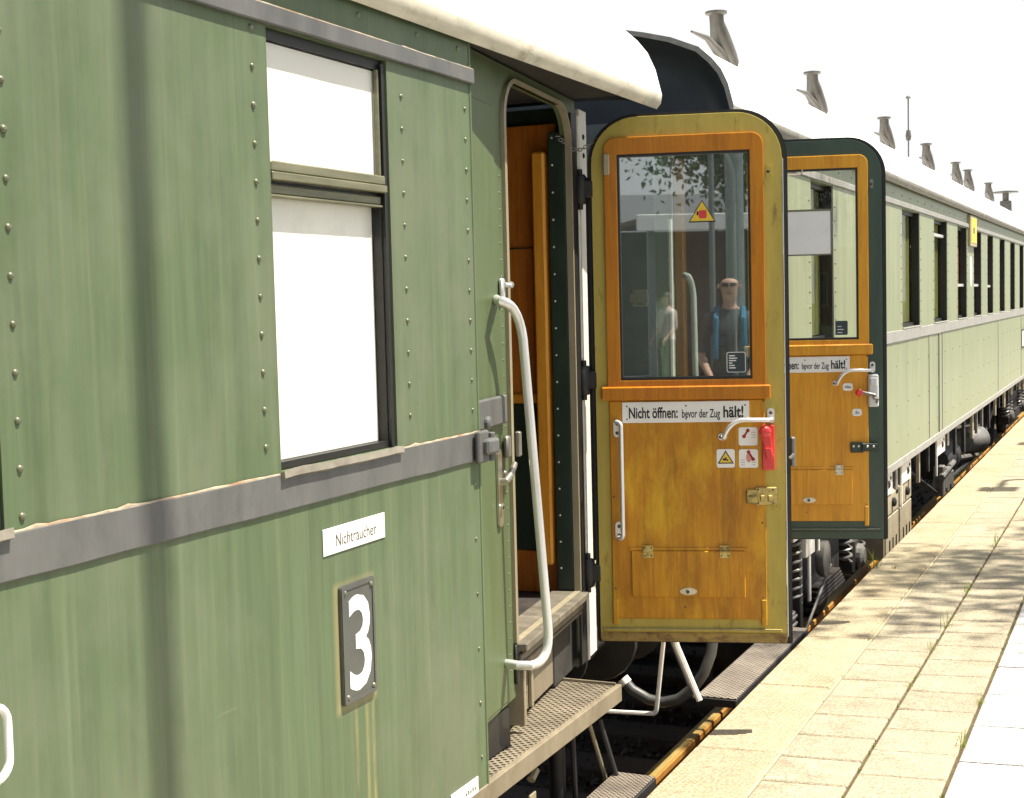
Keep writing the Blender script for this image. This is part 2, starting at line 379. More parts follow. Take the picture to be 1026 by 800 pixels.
    def build(s, name, mats, parent=None, smooth=False, base=None, matrix=None, local=False, bevel=0):
        me = bpy.data.meshes.new(name)
        if not isinstance(mats, (list, tuple)): mats = [mats]
        if parent is not None: mw = WM[parent.name]
        elif base is not None: mw = Matrix.Translation(V3(base))
        else: mw = Matrix.Identity(4)
        ml = Matrix.Identity(4)
        if matrix is not None: ml = mw.inverted() @ matrix; mw = matrix
        inv = Matrix.Identity(4) if local else mw.inverted()
        me.from_pydata([inv @ v for v in s.V], [], s.F)
        for m in mats: me.materials.append(M[m] if isinstance(m, str) else m)
        me.polygons.foreach_set('material_index', s.I)
        bm = bmesh.new(); bm.from_mesh(me)
        bmesh.ops.recalc_face_normals(bm, faces=bm.faces[:]); bm.to_mesh(me); bm.free()
        if smooth:
            for p in me.polygons: p.use_smooth = True
        o = bpy.data.objects.new(name, me); COL.objects.link(o)
        if parent is not None:
            o.parent = parent
            if matrix is not None: o.matrix_local = ml
        else: o.matrix_world = mw
        if smooth:
            md = o.modifiers.new('edges', 'EDGE_SPLIT'); md.split_angle = math.radians(38)
        if bevel:
            md = o.modifiers.new('bevel', 'BEVEL'); md.width = bevel; md.segments = 2; md.limit_method = 'ANGLE'; md.angle_limit = math.radians(40)
        WM[o.name] = mw
        return o
def raycast(poly, c, a):
    d = (math.cos(a), math.sin(a)); best = None
    for i in range(len(poly)):
        p, q = poly[i], poly[(i+1) % len(poly)]
        ex, ey = q[0]-p[0], q[1]-p[1]; den = d[0]*ey - d[1]*ex
        if abs(den) < 1e-12: continue
        px, py = p[0]-c[0], p[1]-c[1]
        t = (px*ey - py*ex)/den; k = (px*d[1] - py*d[0])/den
        if t > 0 and -1e-6 <= k <= 1+1e-6 and (best is None or t > best): best = t
    return (c[0]+d[0]*best, c[1]+d[1]*best)
def rrect(u0, u1, v0, v1, rt=.0, rb=.0, n=7):
    P = []
    for (cu, cv, r, a0) in ((u1,v0,rb,-90),(u1,v1,rt,0),(u0,v1,rt,90),(u0,v0,rb,180)):
        if r <= 0: P.append((cu,cv)); continue
        x = cu-r if cu == u1 else cu+r; y = cv-r if cv == v1 else cv+r
        for k in range(n+1):
            a = math.radians(a0+90*k/n); P.append((x+r*math.cos(a), y+r*math.sin(a)))
    return P
def arc(p0, pc, p1, n=8):
    p0, pc, p1 = V3(p0), V3(pc), V3(p1)
    return [(p0*(1-t)**2 + pc*2*t*(1-t) + p1*t*t) for t in [k/n for k in range(n+1)]]
def tag(o, label=None, cat=None, group=None, kind=None):
    for k, v in (('label',label),('category',cat),('group',group),('kind',kind)):
        if v: o[k] = v
    return o
def empty(name, loc, label, cat, group=None):
    o = bpy.data.objects.new(name, None); COL.objects.link(o); o.location = loc; o.empty_display_size = .2
    WM[o.name] = Matrix.Translation(V3(loc)); return tag(o, label, cat, group)
def copy_tree(o, parent=None):
    c = o.copy(); COL.objects.link(c); c.parent = parent
    for ch in list(o.children): copy_tree(ch, c)
    return c
def one(mb, name, mats, label, cat, group=None, kind=None, base=None, **k):
    if base is None:
        xs = [v.x for v in mb.V]; ys = [v.y for v in mb.V]
        base = ((min(xs)+max(xs))/2, (min(ys)+max(ys))/2, min(v.z for v in mb.V))
    return tag(mb.build(name, mats, None, base=base, **k), label, cat, group, kind)

# ------------------------------------------------------------------ ground, track, platform
mb = MB(); mb.add([(-400,-400,-2.47),(400,-400,-2.47),(400,400,-2.47),(-400,400,-2.47)], [(0,1,2,3)])
tag(mb.build('ground', 'meadow'), kind='structure')
mb = MB(); mb.add([(-9,-60,-2.462),(-1.5,-60,-2.462),(-1.5,140,-2.462),(-9,140,-2.462)], [(0,1,2,3)])
tag(mb.build('track_bed', 'earth'), kind='structure')
mb = MB()
for i in range(3600):
    y = random.uniform(2.0, 24) if i < 2600 else random.uniform(3, 8); x = random.uniform(-3.3, -1.56)
    s = random.uniform(.018, .036); c = V3((x, y, -2.455+random.uniform(0,.05)))
    P = [c + V3((random.uniform(.5,1)*a, random.uniform(.5,1)*b, random.uniform(.5,1)*d))*s for a,b,d in ((1,0,0),(-1,0,0),(0,1,0),(0,-1,0),(0,0,1),(0,0,-1))]
    mb.add(P, [(0,2,4),(2,1,4),(1,3,4),(3,0,4),(2,0,5),(1,2,5),(3,1,5),(0,3,5)])
tag(mb.build('ballast', 'ballast_stone'), 'dark crushed stone ballast between the rails and the platform wall', 'ballast', kind='stuff')
for sx, lab in ((1, 'rusty orange rail next to the platform edge'), (-1, 'rusty rail on the far side of the track under the train')):
    mb = MB(); x = XC + .72*sx
    fr = Fr((x, -40, RAILZ), (1,0,0), (0,0,1), (0,1,0))
    mb.prism([(-.065,-.15),(.065,-.15),(.065,-.14),(.012,-.125),(.009,-.045),(.034,-.032),(.034,-.006),(.028,0),(-.028,0),(-.034,-.006),(-.034,-.032),(-.009,-.045),(-.012,-.125),(-.065,-.14)], fr, 0, 140)
    mb.box(-.027,.027,.0004,.003,0,140,1,Fr((x,-40,RAILZ),(1,0,0),(0,0,1),(0,1,0)))
    one(mb, 'rail', ['rail_rust','rail_top'], lab, 'rail', 'rails of the track', base=(x, 40, RAILZ-.15))
sl = None
for k in range(22):
    y = 2.0+.6*k
    if sl is None:
        mb = MB(); mb.bbox(XC-1.2, XC+1.2, y-.12, y+.12, RAILZ-.29, RAILZ-.152, .012)
        for sx in (1,-1):
            for q in (-.09,.09): mb.bbox(XC+.72*sx+q-.02, XC+.72*sx+q+.02, y-.05, y+.05, RAILZ-.15, RAILZ-.11, .004, 1)
        sl = one(mb, 'sleeper', ['sleeper_wood','rust_brown'], 'dark wooden sleeper under the train, its end by the platform wall', 'sleeper', 'wooden sleepers under the rails', base=(XC, y, RAILZ-.29))
        y0s = y
    else:
        c = sl.copy(); COL.objects.link(c); c.location.y = y
# platform body
mb = MB()
pr = [(XP+.05,-2.6),(XP+.05,-1.74),(XP,-1.74),(XP,ZP-.075),(4.0,pz(4.0)-.075),(14,pz(4.0)-.075),(14,-2.6)]
mb.prism(pr, Fr((0,-60,0),(1,0,0),(0,0,1),(0,1,0)), 0, 180)
tag(mb.build('platform_base', 'platform_wall'), kind='structure')
mb = MB(); mb.add([(XP+.01,-60,pz(XP+.01)-.012),(4,-60,pz(4)-.012),(4,120,pz(4)-.012),(XP+.01,120,pz(XP+.01)-.012)], [(0,1,2,3)])
tag(mb.build('joint_bedding', 'joint_sand'), kind='structure')
mb = MB(); mb.add([(.71,-60,pz(.71)-.004),(4,-60,pz(4)-.004),(14,-60,pz(4)-.004),(14,120,pz(4)-.004),(4,120,pz(4)-.004),(.71,120,pz(.71)-.004)], [(0,1,4,5),(1,2,3,4)])
tag(mb.build('platform_asphalt', 'asphalt'), kind='structure')
def slabs(name, mat, x0, x1, ystart, pitch, ylo, yhi, gap, th=.06, ch=.005):
    mb = MB(); k = math.floor((ylo-ystart)/pitch); 
    rnd = random.Random(int(abs(x0)*1000)+3)
    while ystart+k*pitch < yhi:
        a = ystart+k*pitch+gap/2; b = a+pitch-gap; k += 1
        dz = [rnd.uniform(-.002,.002) for _ in range(4)]; g = rnd.uniform(-.0015,.0015)
        def q(x, y, d, i): return (x, y, pz(x)+d+dz[i])
        o = [(x0,a),(x1,a),(x1,b),(x0,b)]; inn = [(x0+ch,a+ch),(x1-ch,a+ch),(x1-ch,b-ch),(x0+ch,b-ch)]
        P = [q(x+g,y,-th,i) for i,(x,y) in enumerate(o)]+[q(x+g,y,-ch,i) for i,(x,y) in enumerate(o)]+[q(x+g,y,0,i) for i,(x,y) in enumerate(inn)]
        Fc = [(8,9,10,11)]
        for i in range(4):
            j = (i+1)%4; Fc += [(i,j,4+j,4+i),(4+i,4+j,8+j,8+i)]
        mb.add(P, Fc)
    return tag(mb.build(name, mat), kind='structure')
slabs('platform_edge_slabs', 'edge_concrete', XP, -1.224, 4.956, .908, -20, 70, .006, .075, .008)
slabs('platform_edge_line', 'line_cream', -1.221, -1.207, 4.956, 1.816, -20, 70, .004)
slabs('platform_paving', 'paver_concrete', -1.204, -.917, 4.651, .2722, -8, 60, .009)
slabs('platform_paving', 'paver_concrete', -.905, -.616, 4.792, .2722, -8, 60, .009)
for i in range(3):
    slabs('platform_pale_slabs', 'white_slab', -.602+.437*i, -.602+.437*i+.420, 5.007, .449, -8, 45, .022)
# moss and grass in the joints
def blades(mb, c, n, h, spread):
    for _ in range(max(2, int(n*.6))):
        a = random.uniform(0,6.28); l = random.uniform(.4,1)*h; lean = random.uniform(.1,.8)*l
        b = V3(c)+V3((random.gauss(0,spread), random.gauss(0,spread*1.4), 0)); dr = V3((math.cos(a),math.sin(a),0)); w = V3((-dr.y,dr.x,0))*random.uniform(.0008,.0017)
        m = b+dr*lean*.35+V3((0,0,l*.6)); e = b+dr*lean+V3((0,0,l))
        mb.add([b-w,b+w,m+w*.8,m-w*.8,e], [(0,1,2,3),(3,2,4)])
mb = MB()
for x in (-.911,-.609,-1.2055):
    y = 3.0
    while y < 22:
        y += random.expovariate(14 if x > -1 else 3)
        blades(mb, (x, y, pz(x)-.012), random.randint(2,7), .022, .006)
tag(mb.build('joint_moss', 'grass_blade'), 'thin green moss and seedlings growing in the paving joints', 'moss', kind='stuff')
tufts = [(-.911,9.457,.14,22,'tall grass tuft sprouting in the paver joint, farthest one seen on the platform'),(-.911,6.623,.055,26,'low wide weed in the middle paver joint in front of the tree shadow'),
 (-.911,7.06,.12,20,'upright grass tuft in the middle joint beside the tree shadow'),(-.911,7.95,.06,24,'weed patch in the middle joint inside the dappled shadow'),(-.609,5.158,.10,20,'grass tuft beside the white slabs nearest the bottom of the photo'),
 (-.609,5.75,.05,20,'short weed where the grey pavers meet the white slabs'),(-1.515,8.62,.13,26,'grass tuft hanging over the platform edge beside the sunlit rail'),(-1.40,8.60,.05,16,'flat weed in the cross joint of the edge slabs'),
 (-.911,5.95,.04,18,'tiny weed in the middle paver joint nearest the bottom of the photo')]
for x,y,h,n,lab in tufts:
    mb = MB(); blades(mb, (x,y,pz(x)-.006), n, h, .012)
    one(mb, 'grass_tuft', 'grass_blade', lab, 'grass', 'weeds in the platform joints', base=(x,y,pz(x)-.006))

# ------------------------------------------------------------------ coach helpers
SIDE = -1.75
def side_frame(): return Fr((SIDE,0,0), (0,1,0), (0,0,1), (1,0,0))
def rivets(root, name, pts, r=.009, nrm=(1,0,0), mat='rivet_metal'):
    wall = [c for c in root.children if c.name.split('.')[0] == ('side_wall' if nrm == (1,0,0) else 'recess_wall')][0]
    mb = MB()
    for p in pts: mb.dome(p, nrm, r*random.uniform(.9,1.1), .75, 8)
    me = bpy.data.meshes.new('tmp'); inv = WM[root.name].inverted(); me.from_pydata([inv @ v for v in mb.V], [], mb.F)
    if len(wall.data.materials) < 2: wall.data.materials.append(M[mat])
    for p in me.polygons: p.material_index = 1
    bm = bmesh.new(); bm.from_mesh(wall.data); bm.from_mesh(me); n = len(me.polygons); bm.faces.ensure_lookup_table()
    bmesh.ops.recalc_face_normals(bm, faces=bm.faces[-n:])
    for f in bm.faces[-n:]: f.material_index = 1; f.smooth = len(f.verts) == 4
    bm.to_mesh(wall.data); bm.free(); bpy.data.meshes.remove(me)
def roof_profile(z, xg=-1.65, sh=0.0):
    half = [(xg,z+.0),(xg+.005,z+.032),(xg-.02,z+.13),(xg-.05,z+.195),(xg-.09,z+.245),(xg-.15,z+.30),(xg-.28,z+.355),(xg-.41,z+.39),(xg-.62,z+.435),(xg-.9,z+.465),(XC,z+.48)]
    return half + [(2*XC-x, zz) for x,zz in half[-2::-1]]
def make_roof(root, y0, y1, z, xg, mats=('roof_paint','gutter_cream')):
    prof = roof_profile(z, xg); n = len(prof); mb = MB()
    ys = [y0] + [y0+(y1-y0)*k/12 for k in range(1,12)] + [y1]
    sh = lambda p: (XC+(p[0]-XC)*.985, p[1]-.02)
    P = []
    for y in ys: P += [(x,y,zz) for x,zz in prof]
    for y in ys: P += [(sh(p)[0],y,sh(p)[1]) for p in prof]
    off = n*len(ys); Fc = []; I = []
    for i in range(len(ys)-1):
        for k in range(n-1):
            Fc.append((i*n+k,i*n+k+1,(i+1)*n+k+1,(i+1)*n+k)); I.append(1 if k in (0,n-2) else 0)
            Fc.append((off+i*n+k,off+(i+1)*n+k,off+(i+1)*n+k+1,off+i*n+k+1)); I.append(2)
    for i in (0, len(ys)-1):
        for k in range(n-1): Fc.append((i*n+k,i*n+k+1,off+i*n+k+1,off+i*n+k)); I.append(1)
    for k in (0,n-1):
        for i in range(len(ys)-1): Fc.append((i*n+k,(i+1)*n+k,off+(i+1)*n+k,off+i*n+k)); I.append(1)
    mb.V = [V3(p) for p in P]; mb.F = Fc; mb.I = I
    return mb.build('roof', [mats[0], mats[1], 'soffit'], root, smooth=True)
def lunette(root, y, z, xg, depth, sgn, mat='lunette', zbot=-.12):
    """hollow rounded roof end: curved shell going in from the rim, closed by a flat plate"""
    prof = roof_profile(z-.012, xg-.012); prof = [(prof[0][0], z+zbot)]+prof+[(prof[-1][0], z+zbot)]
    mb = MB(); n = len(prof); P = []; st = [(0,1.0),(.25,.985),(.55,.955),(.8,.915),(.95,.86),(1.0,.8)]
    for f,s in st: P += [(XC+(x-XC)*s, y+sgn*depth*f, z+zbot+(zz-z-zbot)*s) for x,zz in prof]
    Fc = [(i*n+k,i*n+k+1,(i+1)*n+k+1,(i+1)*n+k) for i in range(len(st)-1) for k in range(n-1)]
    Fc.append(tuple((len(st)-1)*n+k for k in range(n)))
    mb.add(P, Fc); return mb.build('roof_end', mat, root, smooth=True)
def bogie(root, yc, wb=1.0):
    r = .43
    for sx in (1,-1):
        for q in (-wb,wb):
            mb = MB(); x = XC+.70*sx
            mb.lathe([(.02,-.06),(.09,-.06),(.10,-.02),(.36,-.02),(.37,-.05),(.455,-.05),(.45,-.035),(r,-.03),(r,.05),(.37,.05),(.36,.01),(.10,.01),(.10,.06),(.02,.06)], (x,yc+q,RAILZ+r), (sx,0,0), 28)
            mb.build('wheel', 'underframe', root, smooth=True)
            mb = MB(); x2 = XC+.93*sx
            mb.bbox(x2-.10,x2+.08,yc+q-.11,yc+q+.11,RAILZ+r-.12,RAILZ+r+.13,.02)
            mb.lathe([(.085,0),(.085,.03),(.05,.05),(.02,.05)], (x2+.08*sx,yc+q,RAILZ+r), (sx,0,0), 16, 1)
            ab = mb.build('axle_box', ['underframe','gear_silver'], root)
            for dy in (-.24,.24):
                mb = MB(); pth = [(x2+.03*sx+.05*math.cos(a), yc+q+dy+.05*math.sin(a), RAILZ+.42+.30*a/37.7) for a in [k*37.7/96 for k in range(97)]]
                mb.tube(pth, .010, 6)
                mb.build('coil_spring', 'gear_silver', root, smooth=True)
        mb = MB(); x2 = XC+.93*sx
        mb.bbox(x2-.02,x2+.03,yc-wb-.45,yc+wb+.45,RAILZ+.73,RAILZ+.86,.01)
        mb.bbox(x2-.02,x2+.03,yc-wb+.4,yc+wb-.4,RAILZ+.40,RAILZ+.73,.01)
        for k in range(5): mb.bbox(x2+.04,x2+.09,yc-.5+.04*k,yc+.5-.04*k,RAILZ+.34+.026*k,RAILZ+.362+.026*k,.003)
        mb.build('bogie_frame', 'underframe', root)
def buffers(root, y, sgn):
    for sx in (1,-1):
        mb = MB(); o = (XC+.78*sx, y, RAILZ+.86)
        mb.lathe([(.11,0),(.11,.02),(.07,.03),(.065,.25),(.055,.26),(.055,.36),(.18,.37),(.185,.385),(.16,.40),(.05,.405)], o, (0,sgn,0), 20)
        mb.build('buffer', 'underframe', root, smooth=True)

# ------------------------------------------------------------------ the opening doors (door frame: X along the width, Y away from viewer, Z up)
NDOOR = V3((-.26809595,.96338438,0)).normalized(); EDOOR = V3((NDOOR.y,-NDOOR.x,0))
def make_door(root, hinge, kind):
    mat4 = Matrix.Identity(4)
    for i, a in enumerate((EDOOR, NDOOR, V3((0,0,1)))):
        for k in range(3): mat4[k][i] = a[k]
        mat4[k][3] = 0
    for k in range(3): mat4[k][3] = hinge[k]
    fr = Fr((0,0,0),(1,0,0),(0,0,1),(0,-1,0))
    near = kind == 'near'
    body = 'frame_yellow' if near else 'frame_green'
    wd, wr = ('door_wood','rail_wood') if near else ('far_wood','far_wood')
    H = 1.965
    hole = rrect(.100,.594,.984,1.831,.0,.0)
    mb = MB()
    mb.ring(rrect(.008,.707,0,H,.17,.006,10), hole, fr, -.045, 0, (.35,1.35))
    d = mb.build('door', body, root, matrix=mat4, local=True, bevel=.004)
    B = dict(parent=d, local=True)
    mb = MB(); mb.ring(rrect(-.006,.727,-.010,H+.012,.182,.012,10), rrect(.004,.711,-.002,H-.004,.168,.004,10), fr, -.062, -.012, (.35,1.0))
    if near:
        mb.box(-.018,-.004,.30,1.75,-.06,-.03,fr=fr)
    mb.build('door_seal', 'rubber', **B)
    if near:
        mb = MB(); mb.box(.7085,.7115,.02,1.79,-.011,.002,fr=fr); mb.build('edge_trim', 'alu', **B)
    # window frame of varnished wood
    mb = MB(); mb.ring(rrect(.055,.640,.963,1.890,.045,0,6), rrect(.104,.590,.988,1.827), fr, .0005, .014, (.35,1.40))
    mb.build('window_frame', wr, **B, bevel=.003)
    mb = MB(); mb.ring(rrect(.1015,.5925,.9855,1.8295), rrect(.112,.583,.998,1.818), fr, -.030, .004, (.35,1.40))
    mb.build('glazing_bead', 'frame_black', **B)
    mb = MB(); mb.box(.103,.591,.988,1.828,-.018,-.014,fr=fr); mb.build('window_glass', 'door_glass' if near else 'clear_glass', **B)
    mb = MB(); mb.bbox(.031,.657,.913,.965,.0005,.026,.005,fr=fr); mb.build('cross_rail', wr, **B)
    mb = MB(); mb.bbox(.058,.634,.085,.911,.0005,.010,.003,fr=fr)
    mb.bbox(.058,.078,.062,.16,.0005,.014,.003,fr=fr); mb.bbox(.612,.633,.062,.16,.0005,.014,.003,fr=fr)
    for u,v in ((.07,.55),(.62,.45),(.62,.17),(.07,.20),(.63,.905),(.33,.13)): mb.dome(fr(u,v,.010), (0,-1,0), .004, .5, 6, 1)
    mb.build('lower_panel', [wd,'sign_brown'], **B)
    mb = MB(); mb.bbox(.131,.555,.168,.344,.0105,.019,.003,fr=fr); mb.bbox(.120,.566,.345,.357,.0105,.015,.002,fr=fr)
    hp = mb.build('hatch', wd, **B)
    for u in ((.195,.48) if near else (.21,.49)):
        mb = MB(); mb.bbox(u-.019,u+.019,.318,.366,.0195,.0225,.001,fr=fr); mb.tube([fr(u-.019,.345,.024),fr(u+.019,.345,.024)], .004, 8)
        for a,b in ((-.012,.328),(.012,.328),(-.012,.358),(.012,.358)): mb.dome(fr(u+a,b,.0225),(0,-1,0),.0035,.5,6,1)
        mb.build('hatch_hinge', ['brass' if near else 'nickel','sign_brown'], **B)
    mb = MB(); e = [(.343+.026*math.cos(a)*(1+.25*abs(math.cos(a))),.192+.014*math.sin(a)) for a in [k*math.pi/12 for k in range(24)]]
    mb.prism(e, fr, .0195, .0225); mb.lathe([(.010,0),(.010,.004),(.005,.006)], fr(.343,.192,.0225),(0,-1,0),12)
    mb.lathe([(.005,0),(.005,.008)], fr(.343,.192,.0225),(0,-1,0),8,1)
    mb.build('hatch_lock', ['nickel','ink_black'], **B)
    mb = MB(); mb.bbox(.02,.688,.036,.048,.0005,.010,.003,mi=0,fr=fr); mb.bbox(.022,.686,.044,.047,.0105,.0112,.0003,1,fr); mb.build('kick_strip', [body,'bracket_steel'], **B)
    mb = MB(); mb.box(.012,.704,-.004,.030,.0004,.003,fr=fr); mb.build('bottom_band', 'frame_worn' if near else 'frame_green', **B)
    # enamel sign with its lettering
    mb = MB(); mb.bbox(.107,.577 if near else .546,.828,.906,.0105,.0135,.001,fr=fr)
    k = 1.0 if near else .93
    U = lambda u: .107+(u-.107)*k
    mb.text('Nicht öffnen:', fr, U(.132), U(.314), .846, .040, .0136, 1, .022)
    mb.text('bevor der Zug', fr, U(.330), U(.470), .846, .031, .0136, 1, .012)
    mb.text('hält!', fr, U(.482), U(.556), .846, .041, .0136, 1, .028)
    for u in (U(.125),U(.345),U(.562)):
        for v in (.842,.890):
            mb.dome(fr(u,v,.0135),(0,-1,0),.0035,.5,6,2)
    mb.build('warning_sign', ['enamel_white','ink_black','sign_brown'], **B)
    # curved pull handle
    mb = MB()
    pth = [fr(.478,.772,.014),fr(.480,.772,.045)]+arc(fr(.482,.773,.050),fr(.505,.836,.055),fr(.56,.838,.055),7)+[fr(.640,.836,.050),fr(.655,.835,.030),fr(.657,.835,.004)]
    mb.tube(pth, .0085, 10)
    mb.prism(rrect(.462,.494,.760,.785,.012,.012,5), fr, .0105, .015); mb.prism(rrect(.643,.669,.822,.876,.012,.012,5), fr, .0005, .006)
    mb.dome(fr(.656,.860,.006),(0,-1,0),.007,.6,8,1); mb.dome(fr(.470,.772,.015),(0,-1,0),.006,.6,8,1)
    mb.build('pull_handle', ['alu','sign_brown'], **B, smooth=True)
    mb = MB(); mb.prism(rrect(.650,.666,1.722,1.768,.008,.008,5), fr, .0005, .010); mb.dome(fr(.657,1.744,.010),(0,-1,0),.006,.8,8,1)
    mb.build('catch_plate', ['frame_yellow' if near else 'bracket_steel','ink_black'], **B)
    if near:
        mb = MB()
        for v0,v1 in ((.775,.842),(.388,.455)):
            mb.prism(rrect(.073,.101,v0,v1,.014,.014,6), fr, .0105, .016)
            for q in (.016,.05): mb.dome(fr(.087,v0+q,.016),(0,-1,0),.0068,.6,8,1)
        pth = [fr(.085,.834,.016),fr(.088,.834,.045)]+arc(fr(.09,.834,.048),fr(.104,.834,.056),fr(.104,.818,.056),5)+arc(fr(.104,.412,.056),fr(.104,.396,.056),fr(.09,.396,.048),5)+[fr(.088,.396,.045),fr(.085,.396,.016)]
        mb.tube(pth, .0085, 10); mb.build('grab_bar', ['alu','sign_brown'], **B, smooth=True)
        # red emergency lever
        mb = MB(); mb.bbox(.622,.668,.648,.815,.0005,.022,.003,fr=fr)
        mb.build('lever_base', 'red_paint', **B)
        mb = MB(); mb.lathe([(.023,0),(.023,.028),(.017,.038),(.004,.040)], fr(.633,.793,.022),(0,-1,0),16)
        mb.prism([(.612,.79),(.653,.79),(.664,.700),(.658,.688),(.636,.690),(.630,.735)], fr, .0225, .044); mb.prism([(.630,.735),(.655,.733),(.664,.700),(.658,.688),(.636,.690)], fr, .0445, .054)
        mb.build('emergency_lever', 'red_paint', **B, bevel=.004)
        # brass lock
        mb = MB(); mb.bbox(.595,.674,.516,.584,.0005,.020,.003,fr=fr); mb.bbox(.562,.604,.522,.574,.0135,.026,.004,fr=fr)
        for q in (.612,.640): mb.bbox(q,q+.018,.530,.556,.0205,.030,.004,fr=fr)
        mb.tube([fr(.57,.548,.028),fr(.60,.548,.030)], .007, 8)
        for u,v in ((.605,.575),(.66,.575),(.605,.526),(.662,.526)): mb.dome(fr(u,v,.020),(0,-1,0),.0045,.5,6,1)
        mb.build('door_lock', ['brass','sign_brown'], **B)
        # stickers
        for nm,(u0,u1,v0,v1) in (('lever_sticker',(.537,.606,.739,.807)),('lever_sticker',(.537,.607,.656,.725))):
            mb = MB(); mb.prism(rrect(u0,u1,v0,v1,.008,.008,4), fr, .0105, .0115)
            up = v1 > .75
            ax = (u0+.020,v0+.034,u0+.034,v1-.012) if up else (u0+.036,v1-.010,u0+.052,v0+.032)
            mb.tube([fr(ax[0],ax[1],.0116),fr(ax[2],ax[3],.0116)], .0035, 6, 1)
            for (u,v) in ((ax[0],ax[1]),(ax[2],ax[3])): mb.dome(fr(u,v,.0116),(0,-1,0),.007,.3,8,1)
            if not up: mb.prism([(u0+.036+.010*math.cos(a),v0+.038+.018*math.sin(a)) for a in [j*math.pi/6 for j in range(12)]], fr, .0116, .0119, 2)
            for j in range(3):
                vv = v0+.010+.009*j; mb.box(u0+.046,u0+.062,vv+.02 if up else vv,vv+(.0215 if up else .0015),.0116,.0118,3,fr)
                if not up: mb.box(u0+.006,u0+.022,vv,vv+.0015,.0116,.0118,3,fr)
            mb.build(nm, ['enamel_white','dark_red','label_pink','bracket_steel'], **B)
        mb = MB(); mb.prism(rrect(.455,.522,.657,.726,.008,.008,4), fr, .0105, .0115)
        tri = lambda a: [(.4885,.694+.028*a),(.4885-.030*a,.694-.022*a),(.4885+.030*a,.694-.022*a)]
        mb.prism(tri(1.0), fr, .0116, .0120, 1); mb.prism([(u,v-.001) for u,v in tri(.76)], fr, .0121, .0124, 2)
        mb.box(.478,.498,.684,.688,.0125,.0128,1,fr); mb.tube([fr(.478,.690,.0126),fr(.497,.684,.0126)],.002,5,1); mb.dome(fr(.488,.692,.0125),(0,-1,0),.004,.2,6,1)
        mb.build('hazard_sticker', ['enamel_white','ink_black','yellow_label'], **B)
        # on the glass
        mb = MB(); c = (.415,1.605)
        tri = lambda a: [(c[0],c[1]+.046*a),(c[0]-.050*a,c[1]-.036*a),(c[0]+.050*a,c[1]-.036*a)]
        mb.prism(tri(1.0), fr, -.0135, -.0128, 1); mb.prism([(u,v) for u,v in tri(.88)], fr, -.0127, -.0122, 0)
        mb.prism(rrect(c[0]-.012,c[0]+.017,c[1]-.022,c[1]+.008,.006,.006,3), fr, -.0121, -.0118, 2); mb.box(c[0]-.020,c[0]-.013,c[1]-.01,c[1]+.004,-.0121,-.0118,1,fr)
        mb.build('triangle_sticker', ['yellow_label','ink_black','red_paint'], **B)
        mb = MB(); mb.prism(rrect(.497,.567,1.010,1.086,.008,.008,4), fr, -.0135, -.0128, 0); mb.prism(rrect(.4995,.5645,1.0125,1.0835,.007,.007,4), fr, -.0127, -.0124, 1)
        for j,l in enumerate((.022,.030,.026,.012,.02,.024)): mb.box(.506,.506+l,1.070-.009*j,1.074-.009*j,-.0123,-.0121,0,fr)
        mb.build('glass_sticker', ['enamel_white','label_navy'], **B)
        mb = MB(); mb.bbox(.150,.205,1.262,1.326,-.080,-.050,.004,fr=fr); mb.bbox(.138,.150,1.288,1.296,-.075,-.065,.002,fr=fr); mb.tube([fr(.165,1.272,-.049),fr(.187,1.272,-.049)], .003, 6, 1)
        mb.box(.14,.21,1.28,1.31,-.052,-.046,fr=fr)
        mb.build('outer_latch', ['box_beige','bracket_steel'], **B)
        mb = MB(); mb.bbox(.055,.078,1.752,1.830,.0142,.030,.004,fr=fr); mb.build('window_stop', 'box_beige', **B)
        mb = MB(); mb.bbox(.7285,.745,.655,.765,-.05,-.02,.004,fr=fr); mb.tube([fr(.735,.70,-.02),fr(.735,.70,.004),fr(.722,.69,.008)], .006, 8)
        mb.build('side_bolt', 'bracket_steel', **B)
    else:
        mb = MB(); mb.bbox(.633,.682,.655,.815,.0005,.040,.006,fr=fr); mb.bbox(.640,.675,.760,.80,.0405,.050,.004,fr=fr)
        mb.build('lock_box', 'enamel_grey', **B)
        mb = MB(); mb.tube([fr(.66,.705,.041),fr(.66,.715,.055),fr(.60,.728,.055)], .009, 8); mb.lathe([(.006,0),(.018,.006),(.019,.016),(.012,.024)], fr(.586,.728,.045),(0,-1,0),14,1)
        mb.tube([fr(.655,.70,.055),fr(.675,.695,.06),fr(.668,.675,.06)], .007, 8)
        mb.build('lock_lever', ['bracket_steel','red_paint'], **B, smooth=True)
        mb = MB(); mb.prism(rrect(.512,.560,.735,.772,.012,.012,5), fr, .0105, .0125); mb.text('Offen', fr, .520,.552,.748,.011,.0126,1,.02)
        mb.build('label_plate', ['enamel_white','ink_black'], **B)
        mb = MB(); mb.prism(rrect(.556,.602,.609,.645,.012,.012,5), fr, .0105, .0125); mb.text('Zu', fr, .570,.590,.621,.012,.0126,1,.02)
        mb.build('label_plate', ['enamel_white','ink_black'], **B)
        mb = MB(); mb.bbox(.546,.610,.428,.480,.0105,.024,.004,fr=fr); mb.bbox(.600,.680,.436,.475,.0245,.040,.004,fr=fr)
        for u in (.56,.585,.625,.655): mb.dome(fr(u,.46,.040 if u>.6 else .024),(0,-1,0),.006,.5,8,1)
        mb.build('door_lock', ['dark_green','alu'], **B)
        mb = MB(); mb.box(.02,.461,1.412,1.622,-.0135,-.0125,fr=fr); mb.ring(rrect(.016,.468,1.405,1.632), rrect(.02,.461,1.412,1.622), fr, -.0134, -.0115, (.24,1.52), 1)
        mb.build('paper_notice', ['enamel_white','sash_metal'], **B)
